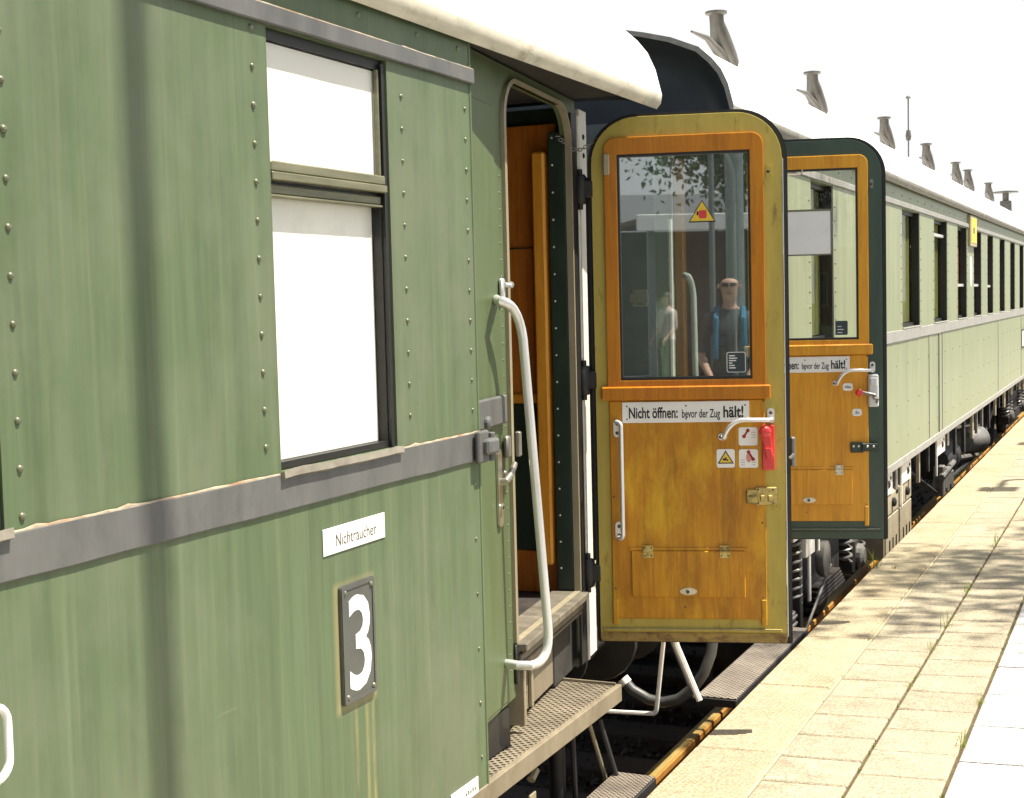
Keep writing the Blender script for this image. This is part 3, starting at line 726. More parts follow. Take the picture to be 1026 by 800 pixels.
        mb = MB(); mb.prism(rrect(.480,.540,1.010,1.080,.006,.006,4), fr, -.0135, -.0125, 1); mb.box(.49,.51,1.05,1.054,-.0124,-.0122,0,fr); mb.box(.49,.52,1.035,1.039,-.0124,-.0122,0,fr); mb.box(.49,.515,1.02,1.024,-.0124,-.0122,0,fr)
        mb.build('glass_sticker', ['enamel_grey','label_navy'], **B)
        mb = MB(); mb.tube([fr(.11,1.800,.02),fr(.31,1.803,.02),fr(.325,1.81,.02),fr(.325,1.825,.02)], .005, 8); mb.tube([fr(.19,1.80,.02),fr(.19,1.83,.01)],.004,6); mb.build('window_rod', 'nickel', **B)
    # hinges
    for v in (1.705,.99,.255):
        mb = MB()
        mb.lathe([(.018,-.055),(.026,-.045),(.026,.045),(.018,.055)], V3((-.036,.012,v)), (0,0,1), 12)
        mb.bbox(-.03,.012,-.006,.030,v-.034,v+.034,.006)
        mb.bbox(-.095,-.03,.006,.034,v-.030,v+.030,.006)
        mb.lathe([(.010,-.075),(.010,.075)], V3((-.036,.012,v)), (0,0,1), 10)
        mb.build('door_hinge', 'black_steel', **B, smooth=True)
    return d

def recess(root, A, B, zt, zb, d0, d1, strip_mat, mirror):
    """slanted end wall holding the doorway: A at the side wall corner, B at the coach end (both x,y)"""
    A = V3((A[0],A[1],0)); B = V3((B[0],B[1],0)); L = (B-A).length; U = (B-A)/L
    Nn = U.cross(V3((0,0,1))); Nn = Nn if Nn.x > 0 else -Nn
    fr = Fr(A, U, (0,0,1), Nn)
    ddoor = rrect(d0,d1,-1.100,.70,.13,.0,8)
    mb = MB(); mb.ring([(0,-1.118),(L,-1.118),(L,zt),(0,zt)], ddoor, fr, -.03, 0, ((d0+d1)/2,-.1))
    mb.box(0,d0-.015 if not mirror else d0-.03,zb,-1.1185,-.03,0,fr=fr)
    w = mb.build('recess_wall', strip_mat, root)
    mb = MB(); mb.ring(rrect(d0-.024,d1+.006,-1.085,.712,.145,.0,8), rrect(d0,d1-.006,-1.0845,.70,.13,.0,8), fr, -.012, .012, ((d0+d1)/2,-.1))
    mb.build('doorway_frame', 'far_strip_grey' if mirror else 'jamb_beige', root)
    mb = MB(); mb.bbox(d0-.02,d1-.01,-1.112,-1.0855,-.10,.045,.004,fr=fr); mb.bbox(d0-.01,d1-.01,-1.15,-1.125,-.01,.022,.003,fr=fr); mb.bbox(d0-.01,d1-.01,-1.17,-1.158,-.01,.016,.003,fr=fr)
    mb.build('door_sill', 'sill_brown', root)
    if not mirror:                      # deep dark jamb on the hinge side, riveted
        mb = MB(); mb.bbox(d1-.006,d1+.03,-1.085,.62,-.078,-.0125,.004,fr=fr)
        z = -1.0
        while z < .6: mb.dome(fr(d1-.006,z,-.062), -fr.u, .0045, .6, 6, 1); z += .1
        mb.build('hinge_jamb', ['dark_green','alu'], root)
        mb = MB(); mb.bbox(d1+.007,L-.012,-1.37,.69,.0005,.010,.002,fr=fr); mb.build('hinge_stile', 'black_steel', root)
    return fr, L
paint('sill_brown', (.13,.115,.085), .3, .5, scale=(6,20,6), dirt=(.30,.27,.2), dirt_amt=.6, dirt_scale=(8,8,8))
paint('riser_tan', (.21,.175,.115), .2, .5, scale=(12,12,4), dirt=(.12,.09,.05), dirt_amt=.6, dirt_scale=(9,9,6))
paint('jamb_beige', (.27,.235,.15), .15, .45, scale=(20,20,3), dirt=(.2,.15,.08), dirt_amt=.6, dirt_scale=(10,10,6))

# ------------------------------------------------------------------ near coach
R1 = empty('passenger_coach', NEAR_ROOT, 'dark olive green coach filling the left side, with white window and class plate 3', 'railway coach', 'coaches of the train')
Y0, YS, YE = -9.0, 3.64, 5.02
ZT, ZB = .748, -1.40
wins = [(2.632-1.362*k, 3.163-1.362*k if k else 3.163) for k in range(8)]
holes = [(a,b,-.36,.610) for a,b in wins]
sf = side_frame()
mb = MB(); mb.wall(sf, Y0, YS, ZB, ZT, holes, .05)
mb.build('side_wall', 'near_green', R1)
for a,b in wins[:4]:
    vis = a > 1
    fn = 'window'
    mb = MB(); mb.ring(rrect(a+.001,b-.001,-.358,.6085), rrect(a+.004,b-.024,-.342,.585), sf, -.047, -.014, ((a+b)/2,.1))
    mb.box(b-.020,b-.003,-.357,.60,-.0135,-.004,fr=sf)
    wn = mb.build('window', 'frame_black', R1)
    mb = MB(); mb.box(a+.003,b-.026,.318,.583,-.022,-.019,fr=sf); mb.build('upper_pane', 'blind_glass', wn)
    mb = MB(); mb.box(a+.003,b-.026,-.342,.296,-.038,-.035,fr=sf); mb.build('lower_pane', 'blind_glass', wn)
    mb = MB(); mb.box(a+.0035,b-.0265,.319,.582,-.030,-.024,fr=sf); mb.box(a+.0035,b-.0265,-.341,.296,-.046,-.040,fr=sf); mb.build('blind', 'blind', wn)
    mb = MB(); mb.bbox(a+.003,b-.022,.299,.322,-.018,.001,.003,fr=sf); mb.bbox(a+.003,b-.018,.280,.298,-.014,.004,.002,fr=sf)
    mb.bbox(a+.003,b-.024,.250,.272,-.034,-.012,.003,fr=sf); mb.bbox(a+.003,b-.024,.2445,.2495,-.034,-.008,.001,fr=sf); mb.box(a+.003,b-.024,.2725,.2795,-.034,-.020,1,sf)
    mb.build('sash_bar', ['sash_metal','frame_black'], wn)
    mb = MB(); mb.bbox(b-.034,b-.026,.323,.585,-.020,-.008,.002,fr=sf); mb.build('sash_edge', 'sash_metal', wn)
    mb = MB()
    n = 14; P = []
    for k in range(n+1):
        u = a-.012+(b-a+.016)*k/n; j = random.uniform(-.0025,.0025)
        P += [sf(u,-.362+j,.001), sf(u,-.355+j,.016), sf(u,-.372+j*.5,.018), sf(u,-.378+j,.004)]
    mb.add(P, [(4*k+q,4*k+(q+1)%4,4*k+4+(q+1)%4,4*k+4+q) for k in range(n) for q in range(4)]+[(0,1,2,3),(4*n,4*n+3,4*n+2,4*n+1)])
    mb.build('window_sill', 'sill_lead', wn)
# belt and cornice
def strip(root, name, y0, y1, z0, z1, out, mats, rust=True, side=SIDE):
    fr = Fr((side,0,0),(0,1,0),(0,0,1),(1,0,0)); mb = MB()
    n = max(4, int((y1-y0)/.14)); P = []
    for k in range(n+1):
        u = y0+(y1-y0)*k/n; j = random.uniform(-.0014,.0014); q = random.uniform(-.0014,.0014)
        P += [fr(u,z0+q,.001), fr(u,z0+q,out-.002), fr(u,z0+.003+q,out), fr(u,z1-.003+j,out), fr(u,z1+j,out-.003), fr(u,z1+j,.001)]
    mb.add(P, [(6*k+i,6*k+i+1,6*k+7+i,6*k+6+i) for k in range(n) for i in range(5)]+[(0,1,2,3,4,5),tuple(6*n+i for i in range(6))[::-1]])
    if rust:
        n = int((y1-y0)/.03); P = []
        for k in range(n+1):
            u = y0+(y1-y0)*k/n; h = .0012+.002*random.random()**2+(.003 if random.random()<.05 else 0)
            P += [fr(u,z1-.002,out*.9), fr(u,z1+h*.4,out*.75), fr(u,z1+h,.002), fr(u,z1-.002,.0015)]
        mb.add(P, [(4*k+i,4*k+(i+1)%4,4*k+4+(i+1)%4,4*k+4+i) for k in range(n) for i in range(4)], 1)
    return mb.build(name, mats, root)
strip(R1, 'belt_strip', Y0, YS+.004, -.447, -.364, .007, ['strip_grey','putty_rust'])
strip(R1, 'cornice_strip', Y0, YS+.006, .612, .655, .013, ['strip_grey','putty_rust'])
# corner edge
mb = MB(); mb.bbox(YS-.004,YS+.006,ZB,ZT,-.05,.003,.002,fr=sf); mb.build('corner_edge', 'near_green', R1)
# rivet rows
def ycol(y, z0, z1, st): 
    out = []; z = z0
    while z < z1: out.append((SIDE,y,z)); z += st
    return out
wz = (-.30,.60)
for (y, st, z0) in ((1.842,.0815,-.342),(2.575,.0815,-.30),(3.235,.0815,-.285),(3.605,.084,-.30),(3.605,.158,-1.30)):
    pts = [p for p in ycol(y, z0, .60 if st < .1 else -.45, st)]
    rivets(R1, 'rivet_row', pts, .0072 if y < 3 else .0064)
rivets(R1, 'rivet_row', [(SIDE,y,.70) for y in (2.2,3.03,3.33,3.57)], .0075)
# Nichtraucher plate, class plate, small white plate, loop handle
mb = MB(); mb.bbox(2.790,3.080,-.578,-.515,.0005,.003,.001,fr=sf); mb.text('Nichtraucher', sf, 2.845, 3.035, -.562, .030, .0031, 1, -.012)
mb.build('no_smoking_sign', ['enamel_white','sign_brown'], R1)
mb = MB(); mb.prism(rrect(2.850,3.008,-.948,-.660,.008,.008,4), sf, .0005, .008); mb.ring(rrect(2.852,3.006,-.946,-.662,.008,.008,4), rrect(2.862,2.996,-.936,-.672,.006,.006,4), sf, .0081, .0105, (2.93,-.80))
for u in (2.868,2.990):
    for v in (-.930,-.678): mb.dome(sf(u,v,.0085),(1,0,0),.007,.7,8,1)
mb.text('3', sf, 2.880, 2.984, -.918, .226, .0082, 2, .010)
mb.build('class_plate', ['plate_grey','rivet_metal','ink_white'], R1)
mb = MB(); mb.bbox(3.40,3.572,-1.405,-1.345,.0005,.003,.001,fr=sf)
for k in range(5): mb.box(3.49+.014*k,3.497+.014*k,-1.378,-1.366 if k%2 else -1.37,.0031,.0035,1,sf)
mb.build('number_plate', ['enamel_white','sign_brown'], R1)
mb = MB(); pth = [sf(u,v,.028) for u,v in rrect(1.33,1.757,-.762,-.640,.03,.03,5)]; pth.append(pth[0]); pth.append(pth[1])
mb.tube(pth, .0075, 10)
for u in (1.42,1.54,1.66): mb.tube([sf(u,-.640,.0),sf(u,-.640,.028)], .005, 8)
mb.build('card_holder', 'enamel_white', R1, smooth=True)
# recess with doorway
A, B = (-1.80, 3.642), (-1.972, 5.0)
rf, RL = recess(R1, A, B, .742, -1.262, .458, 1.268, 'recess_green', False)
mb = MB(); mb.box(-1.80,SIDE-.05,YS-.05,YS-.003,ZB+.15,ZT); mb.build('corner_return', 'recess_green', R1)
mb = MB(); q = []
z = -1.22
while z < .5: q.append(rf(.405,z,0)); z += .052
rivets(R1, 'rivet_row', q, .0035, rf.w)
mb = MB(); mb.bbox(.02,.35,-1.25,.6,.0005,.003,.001,fr=rf); mb.build('recess_panel', 'recess_green', R1)
# belt end latch and its keeper, key lock
mb = MB(); mb.bbox(YS-.055,YS+.012,-.452,-.360,.0115,.028,.004,fr=sf); mb.bbox(YS-.03,YS+.05,-.43,-.385,.010,.045,.006,fr=sf); mb.tube([sf(YS+.04,-.452,.02),sf(YS+.04,-.37,.02)], .012, 10); mb.build('door_holder', 'strip_grey', R1, bevel=.003)
mb = MB(); mb.bbox(.02,.38,-.375,-.285,.0045,.018,.005,fr=rf); mb.lathe([(.02,0),(.02,.01),(.012,.016)], rf(.16,-.355,.018), rf.w, 14); mb.build('holder_keeper', 'strip_grey', R1, bevel=.003)
mb = MB(); mb.prism(rrect(.285,.325,-.69,-.45,.018,.018,6), rf, .0045, .012); mb.tube([rf(.305,-.55,.012),rf(.305,-.55,.03),rf(.335,-.535,.034),rf(.395,-.505,.032)], [.012,.012,.012,.009], 10)
mb.lathe([(.012,0),(.012,.008)], rf(.305,-.63,.012), rf.w, 12); mb.lathe([(.006,0),(.006,.009)], rf(.305,-.63,.012), rf.w, 8, 1); mb.bbox(.36,.40,-.485,-.415,.005,.022,.006,2,rf); mb.dome(rf(.385,-.535,.0),rf.w,.012,.8,10,2)
mb.build('key_lock', ['nickel','ink_black','bracket_steel'], R1, smooth=True)
mb = MB(); mb.bbox(.462,.485,-.49,-.41,.0125,.03,.004,fr=rf); mb.build('strike_plate', 'bracket_steel', R1)
# big curved hand rail (lies in front of the jamb)
g0 = rf(.44,.03,.004); g1 = rf(.44,-1.11,.004)
top = rf(.46,.02,.03); 
def W(px, py, x):
    c = V3((px-CX, py-CY, F)); w = V3([r.dot(c) for r in ROWS]); return w*(x/w.x)
pts = [W(497,300,-1.842), W(500,302,-1.80)] + arc(W(503,302,-1.775), W(519,305,-1.765), W(524,340,-1.76), 7) + arc(W(549,628,-1.72), W(552,664,-1.72), W(532,667,-1.745), 7) + [W(520,667,-1.78), W(507,665,-1.84)]
mb = MB(); mb.tube(pts, .0145, 14)
mb.bbox(.365,.395,.01,.075,.002,.016,.005,fr=rf); mb.tube([rf(.38,.055,.016),rf(.42,.052,.024)], .008, 8); mb.dome(rf(.425,.054,.024), rf.u, .011, .8, 8)
mb.build('hand_rail', 'alu', R1, smooth=True)
mb = MB(); mb.tube([rf(.475,-1.165,-.005), rf(.475,-1.165,.035)], .018, 12, 0); mb.bbox(.43,.47,-1.22,-1.09,.001,.012,.004,fr=rf); mb.build('rail_foot', 'black_steel', R1, smooth=True)
# riser below the sill, step well, steps
mb = MB(); mb.bbox(.505,1.02,-1.375,-1.175,-.06,-.035,.003,fr=rf); mb.build('step_riser', 'riser_tan', R1)
mb = MB(); mb.bbox(1.022,RL-.02,-1.39,-1.12,-.06,-.030,.004,fr=rf); mb.build('riser_end', 'soffit', R1)
mb = MB(); mb.bbox(.485,.505,-1.37,-1.115,-.06,.018,.003,fr=rf); mb.build('riser_bracket', 'jamb_beige', R1)
mb = MB(); mb.bbox(.70,.72,-1.37,-1.175,-.0345,-.02,.003,fr=rf); mb.build('riser_bracket', 'jamb_beige', R1)
mb = MB(); mb.bbox(.560,.670,-1.315,-1.225,-.0345,-.031,.001,fr=rf)
for k in range(5): mb.box(.575+.004*k,.575+.02*((k*7)%4)+.015,-1.245-.013*k,-1.241-.013*k,-.0309,-.0305,1,rf)
for u in (.565,.665):
    for v in (-1.31,-1.23): mb.dome(rf(u,v,-.031),rf.w,.004,.5,6,1)
mb.build('maker_plate', ['bracket_steel','black_steel'], R1)
mb = MB(); mb.box(-2.14,SIDE-.018,YS+.01,4.765,-1.402,-1.3955); mb.build('door_step', 'step_mesh', R1)
mb = MB(); mb.bbox(SIDE-.017,SIDE+.004,3.3,4.772,-1.452,-1.389,.003); mb.bbox(-2.14,SIDE-.018,4.7655,4.772,-1.45,-1.385,.001)
mb.bbox(-2.14,SIDE-.018,YS+.02,YS+.03,-1.45,-1.404,.001)
mb.build('step_edge', 'riser_tan', R1)
mb = MB(); mb.box(-2.12,-1.84,YS+.006,YS+.36,-1.39,-1.27); mb.build('step_box', 'black_steel', R1)
mb = MB(); mb.tube([(-1.86,4.42,-1.455),(-1.86,4.42,-2.2)], .030, 12); mb.tube([(-1.80,4.42,-1.46),(-1.80,4.45,-2.0)], .010, 8)
mb.build('step_post', 'black_steel', R1, smooth=True)
mb = MB(); mb.bbox(-1.80,-1.79,4.03,4.08,-1.80,-1.56,.003); mb.tube([(-1.80,4.06,-1.52),(-1.80,4.10,-1.50)], .014, 8); mb.tube([(-1.79,4.08,-1.80),(-1.80,4.75,-1.80)], .010, 8)
mb.tube([(-1.80,4.56,-1.455),(-1.79,4.75,-1.795)], .008, 8)
mb.build('step_hanger', 'jamb_beige', R1)
mb = MB(); mb.bbox(-1.765,-1.615,3.2,4.735,-1.708,-1.702,.002); lw = mb.build('lower_step', 'step_fine', R1)
mb = MB(); mb.bbox(-1.765,-1.61,3.2,4.74,-1.745,-1.709,.003); mb.tube([(-1.74,4.70,-1.73),(-1.80,4.68,-1.50)], .010, 8); mb.tube([(-1.74,3.4,-1.73),(-1.80,3.4,-1.46)], .010, 8); mb.build('lower_step_frame', 'underframe', R1)
def onY(px, py, y):
    c = V3((px-CX, py-CY, F)); w = V3([r.dot(c) for r in ROWS]); return w*(y/w.y)
# end of the coach
mb = MB()
fe = Fr((0,YE,0),(1,0,0),(0,0,1),(0,1,0))
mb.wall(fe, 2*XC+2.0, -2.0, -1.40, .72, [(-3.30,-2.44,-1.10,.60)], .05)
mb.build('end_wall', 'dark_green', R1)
# pale corner post by the door hinges, cream standing in for sun glare, with bolts
mb = MB()
def onwall(px, py=300):
    c = V3((px-CX, py-CY, F)); d = V3([r.dot(c) for r in ROWS]); k = rf.o.dot(rf.w)/d.dot(rf.w); return (d*k-rf.o).dot(rf.u)
ua, ub = onwall(583), onwall(589.8)
mb.bbox(ua,ub,-1.375,.72,-.012,.004,.002,fr=rf); mb.bbox(onwall(579.6),onwall(581),-1.375,.69,-.010,.012,.001,fr=rf)
for z in (.62,.55,.47): mb.dome(rf((ua+ub)/2,z,.004), rf.w, .011, .6, 8, 1)
mb.bbox(ub-.03,ub+.01,-1.10,-.93,.0045,.016,.005,fr=rf); mb.tube([rf(ub-.01,.0,.0),rf(ub-.01,.0,.03)], .008, 6)
mb.build('corner_post', ['cream_white','ink_black'], R1)
# door chain
mb = MB()
for k in range(13):
    t = k/12; p = V3((-1.985+.085*t, 4.86+.16*t, .60-.045*math.sin(math.pi*t)))
    ax = V3((.5,.8,0)).normalized(); e2 = V3((0,0,1)) if k%2 else V3((.8,-.5,0)).normalized()
    mb.tube([p+ax*.011*math.cos(a)+e2*.006*math.sin(a) for a in [j*math.pi/4 for j in range(9)]], .002, 5)
mb.build('door_chain', 'bracket_steel', R1, smooth=True)
# interior of the vestibule
mb = MB(); mb.box(2*XC+1.9,-1.99,3.0,YE-.05,-1.14,-1.112); mb.box(2*XC+1.9,-1.82,Y0,YS-.055,-1.14,-1.112); mb.build('floor', 'underframe', R1)
mb = MB(); yb = YE-.052
mb.bbox(-2.42,-2.03,yb-.02,yb,-.36,.66,.003); mb.bbox(-2.42,-2.03,yb-.03,yb-.021,.20,.205,.002,1); mb.bbox(-2.42,-2.12,yb-.034,yb-.021,-.385,-.35,.004,2)
mb.bbox(-2.42,-2.03,yb-.018,yb,-.95,-.386,.003,1); mb.bbox(-2.42,-2.03,yb-.024,yb,-1.111,-.951,.003)
mb.build('vestibule_panel', ['inner_wood','dark_green','post_wood'], R1)
mb = MB(); mb.bbox(onY(537,400,4.88).x,onY(550,400,4.88).x,4.88,4.93,onY(540,566,4.88).z,onY(540,152,4.88).z,.008); mb.build('vestibule_post', 'post_wood', R1)
mb = MB(); mb.box(2*XC+1.9,-2.05,3.58,3.6,-1.11,.66); mb.build('partition', 'inner_wood', R1)
mb = MB(); mb.box(2*XC+1.85,2*XC+1.9,Y0,YE-.05,-1.4,.72); mb.build('off_side_wall', 'near_green', R1)
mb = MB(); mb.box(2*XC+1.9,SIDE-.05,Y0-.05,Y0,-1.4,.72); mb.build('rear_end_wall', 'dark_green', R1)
make_roof(R1, Y0-.1, 5.25, .742, -1.715)
mb = MB(); mb.box(2*XC+1.80,-1.735,Y0,5.0,.75,.762); mb.build('ceiling', 'soffit', R1)
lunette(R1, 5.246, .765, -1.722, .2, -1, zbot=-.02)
mb = MB()
for k in range(12):
    y = 5.07+.085*k; mb.ring([(-3.36,-1.15),(-2.38,-1.15),(-2.38,.66),(-3.36,.66)], [(-3.28,-1.06),(-2.46,-1.06),(-2.46,.58),(-3.28,.58)], Fr((0,y,0),(1,0,0),(0,0,1),(0,1,0)), 0, .045, (XC,-.2))
mb.ring([(-3.34,-1.13),(-2.40,-1.13),(-2.40,.64),(-3.34,.64)], [(-3.30,-1.08),(-2.44,-1.08),(-2.44,.60),(-3.30,.60)], Fr((0,5.02,0),(1,0,0),(0,0,1),(0,1,0)), 0, 1.1, (XC,-.2))
mb.build('gangway_bellows', 'rubber', R1)
mb = MB(); mb.box(2*XC+2.1,-2.14,Y0,YE,-1.62,-1.40); mb.build('underframe_sill', 'underframe', R1)
bogie(R1, 2.6); bogie(R1, -6.0); buffers(R1, YE, 1)
# brake hose and pipes below the coach end
mb = MB()
hp = [(-1.967,5.40,-1.556),(-1.93,5.40,-1.592),(-1.861,5.40,-1.625),(-1.80,5.40,-1.632),(-1.734,5.40,-1.612),(-1.67,5.40,-1.56),(-1.628,5.40,-1.498),(-1.602,5.42,-1.42),(-1.597,5.45,-1.33)]
mb.tube(hp, .022, 12, 1); mb.tube([(-1.972,5.40,-1.548),(-1.955,5.40,-1.568)], .026, 10, 0)
mb.build('brake_hose', ['cream_white','hose_grey'], R1, smooth=True)
mb = MB(); mb.tube([(-1.735,5.25,-1.27),(-1.775,5.25,-1.60)]+arc((-1.777,5.25,-1.615),(-1.779,5.25,-1.632),(-1.795,5.25,-1.636),4)+[(-1.99,5.25,-1.645)], .009, 8); mb.build('grab_pipe', 'cream_white', R1, smooth=True)
mb = MB(); mb.tube([(-1.69,5.2,-1.27),(-1.675,5.2,-1.34),(-1.585,5.2,-1.55)], .013, 8); mb.build('grab_pipe', 'cream_white', R1, smooth=True)
mb = MB(); mb.tube([(-2.3,5.05,-1.5),(-2.3,5.3,-1.75),(-2.3,5.6,-1.75)], .03, 8); mb.bbox(-2.36,-2.24,5.25,5.5,-1.85,-1.70,.02); mb.build('coupling_hook', 'underframe', R1)
DOOR1 = make_door(R1, (-1.9187,5.0,-1.2907), 'near'); DOOR1['label'] = 'open door of varnished wood in a mustard yellow frame with red lever'

# ------------------------------------------------------------------ far coach
FAR_ROOT = V3((XC, 5.8, RAILZ))
R2 = empty('passenger_coach', FAR_ROOT, 'pale green coach behind, with green framed open door and row of dark windows', 'railway coach', 'coaches of the train')
FY, FE2, FEND = 7.45, 6.15, 26.6
FT, FB = .825, -1.315
fw = [(8.01,8.62),(9.45,10.33),(11.2,12.1),(12.95,13.82),(14.6,15.36),(16.0,16.72),(17.38,18.02),(18.82,19.5),(20.28,20.98),(21.75,22.42),(23.2,23.9),(24.6,25.3)]
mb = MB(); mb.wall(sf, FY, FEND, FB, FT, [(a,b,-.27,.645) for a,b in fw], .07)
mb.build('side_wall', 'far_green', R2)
opened = {3:.40,4:.0,5:.0,6:.0,11:.0}
for i,(a,b) in enumerate(fw):
    mb = MB(); mb.ring(rrect(a+.001,b-.001,-.268,.6435), rrect(a+.010,b-.03,-.245,.615), sf, -.068, -.045, ((a+b)/2,.15))
    mb.box(b-.026,b-.001,-.268,.64,-.044,-.003,fr=sf)
    wn = mb.build('window', 'frame_black', R2)
    zt = {3:.50,4:.05,5:.05,6:.04,10:.05}.get(i,.615)
    mb = MB(); mb.box(a+.009,b-.029,-.246,zt,-.058,-.055,fr=sf); mb.build('window_pane', 'side_glass', wn)
    if zt < .6:
        mb = MB(); mb.bbox(a+.008,b-.028,zt-.005,zt+.022,-.060,-.028,.003,fr=sf); mb.build('sash_bar', 'alu', wn)
    mb = MB(); mb.bbox(a-.008,b+.004,-.283,-.270,-.04,.012,.003,fr=sf); mb.build('window_sill', 'far_strip_grey', wn)
    if i < 8:
        mb = MB(); n = 26; P = []
        for k in range(n+1):
            u = a-.05+(b-a+.1)*k/n; w = -.085+.008*math.sin(k*1.7)
            P += [sf(u,-.24,w), sf(u,.64,w)]
        mb.add(P, [(2*k,2*k+2,2*k+3,2*k+1) for k in range(n)]); mb.build('curtain', 'curtain' if i in (0,1,2,3) else 'curtain_brown', wn)
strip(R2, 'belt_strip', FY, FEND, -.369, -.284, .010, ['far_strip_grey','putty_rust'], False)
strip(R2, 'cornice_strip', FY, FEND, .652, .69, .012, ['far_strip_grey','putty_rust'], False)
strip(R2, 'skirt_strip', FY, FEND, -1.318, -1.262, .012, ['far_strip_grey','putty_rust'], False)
# panel joints of the skirt, rivets
for y,h,o in ((9.35,.012,.006),(12.61,.012,.006),(13.45,.012,.006),(18.6,.012,.006),(22.0,.012,.006),(25.0,.012,.006),(13.2,.008,.012)):
    mb = MB(); mb.bbox(y-h,y+h,-1.26,-.37,.0005,o,.002,fr=sf); mb.build('panel_joint', 'far_strip_grey', R2)
for a,b in fw[:9]:
    rivets(R2, 'rivet_row', [(SIDE,y,-.24+.085*k) for y in (a-.05,b+.045) for k in range(10)], .0075)
rivets(R2, 'rivet_row', [(SIDE,7.6+.55*k,z) for k in range(30) for z in (-.55,-.85,-1.12)], .0065)
rivets(R2, 'rivet_row', [(SIDE,7.6+.4*k,.735) for k in range(40)], .0065)
mb = MB(); mb.bbox(15.45,16.02,.465,.785,.001,.03,.004,fr=sf); mb.bbox(15.50,15.98,.50,.76,.0305,.033,.002,1,sf); mb.box(15.66,15.78,.60,.66,.0331,.034,2,sf); mb.build('destination_board', ['box_beige','yellow_label','sign_brown'], R2)
mb = MB(); e = [(15.72+.10*math.cos(t),.20+.16*math.sin(t)) for t in [k*math.pi/10 for k in range(20)]]
mb.prism(e, sf, .0005, .003); mb.build('emblem_plate', 'enamel_white', R2)
mb = MB(); mb.bbox(22.0,22.6,-.86,-.58,.001,.012,.003,fr=sf); mb.bbox(22.05,22.55,-.83,-.61,.0125,.014,.001,1,sf); mb.build('notice_plate', ['sign_brown','enamel_white'], R2)
# end, recess, door
A2, B2 = (-1.80, FY-.002), (-2.05, FE2+.01)
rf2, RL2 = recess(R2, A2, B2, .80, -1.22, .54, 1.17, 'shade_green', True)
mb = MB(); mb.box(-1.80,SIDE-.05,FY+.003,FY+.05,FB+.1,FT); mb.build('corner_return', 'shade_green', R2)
mb = MB(); mb.wall(Fr((0,FE2,0),(1,0,0),(0,0,1),(0,-1,0)), 2*XC+2.05, -2.05, -1.40, .80, [(-3.30,-2.44,-1.10,.60)], .05)
for k in range(6): mb.dome((-2.44+.065*k,FE2,.72),(0,-1,0),.008,.6,6)
mb.build('end_wall', ['end_grey','box_beige'], R2)
mb = MB(); mb.box(2*XC+1.9,-2.0,FE2+.06,FY+.1,-1.14,-1.112); mb.box(2*XC+1.9,-1.83,FY+.1,FEND-.1,-1.14,-1.112); mb.build('floor', 'underframe', R2)
mb = MB(); mb.box(2*XC+1.9,-2.05,FY+.05,FY+.07,-1.11,.74); mb.build('partition', 'inner_wood', R2)
mb = MB(); mb.bbox(-2.20,-2.15,6.9,6.95,-1.11,.70,.006); mb.build('vestibule_post', 'post_wood', R2)
mb = MB()
for (a,b) in fw: mb.bbox(-2.9,-1.98,a-.28,a-.12,-1.11,.10,.02)
mb.build('seat_row', 'seat_red', R2)
mb = MB(); mb.box(2*XC+1.85,2*XC+1.9,FE2+.05,FEND,-1.4,.78); mb.build('off_side_wall', 'far_green', R2)
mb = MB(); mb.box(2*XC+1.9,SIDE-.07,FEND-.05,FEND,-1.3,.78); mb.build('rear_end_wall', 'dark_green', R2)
make_roof(R2, 6.22, FEND+.1, .815, -1.70, ('roof_paint','far_gutter'))
mb = MB(); mb.box(2*XC+1.80,-1.74,FE2+.3,FEND,.828,.836); mb.build('ceiling', 'soffit', R2)
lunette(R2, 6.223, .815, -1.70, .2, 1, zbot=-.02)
h0 = rf2(RL2-.06-.0,.05,.004)
pts = [W(686,276,-1.95), W(689,277,-1.92)]+arc(W(690,278,-1.91),W(694,284,-1.90),W(695,300,-1.895),6)+[W(697,380,-1.885),W(699,470,-1.88),W(700,560,-1.88)]
mb = MB(); mb.tube(pts, .014, 12); mb.build('hand_rail', 'alu', R2, smooth=True)
mb = MB(); mb.tube([W(671,220,-1.97),W(674,420,-1.97),W(677,580,-1.97)], .012, 8); mb.build('corner_rod', 'cream_white', R2)
DOOR2 = make_door(R2, (-1.890,6.938,-1.212), 'far'); DOOR2['label'] = 'open door of pale varnished wood in a dark green frame with paper notice'
mb = MB(); mb.bbox(-1.776,-1.602,5.78,7.15,-1.706,-1.700,.002); mb.build('lower_step', 'step_mesh_far', R2)
mb = MB(); mb.bbox(-1.778,-1.60,5.776,7.155,-1.742,-1.707,.003); mb.bbox(-1.777,-1.601,6.80,6.83,-1.699,-1.694,.002); mb.tube([(-1.80,5.83,-1.73),(-1.99,5.95,-1.40)], .012, 8); mb.tube([(-1.77,7.1,-1.73),(-1.84,7.1,-1.30)], .012, 8); mb.build('lower_step_frame', 'underframe', R2)
mb = MB(); mb.bbox(-2.1,-1.80,FE2,FY,-1.402,-1.39,.002); mb.build('door_step', 'step_mesh', R2)
mb = MB(); mb.box(2*XC+2.1,-2.14,FE2,FEND,-1.60,-1.40); mb.build('underframe_sill', 'underframe', R2)
bogie(R2, 8.9); bogie(R2, 22.6); buffers(R2, FE2, -1)
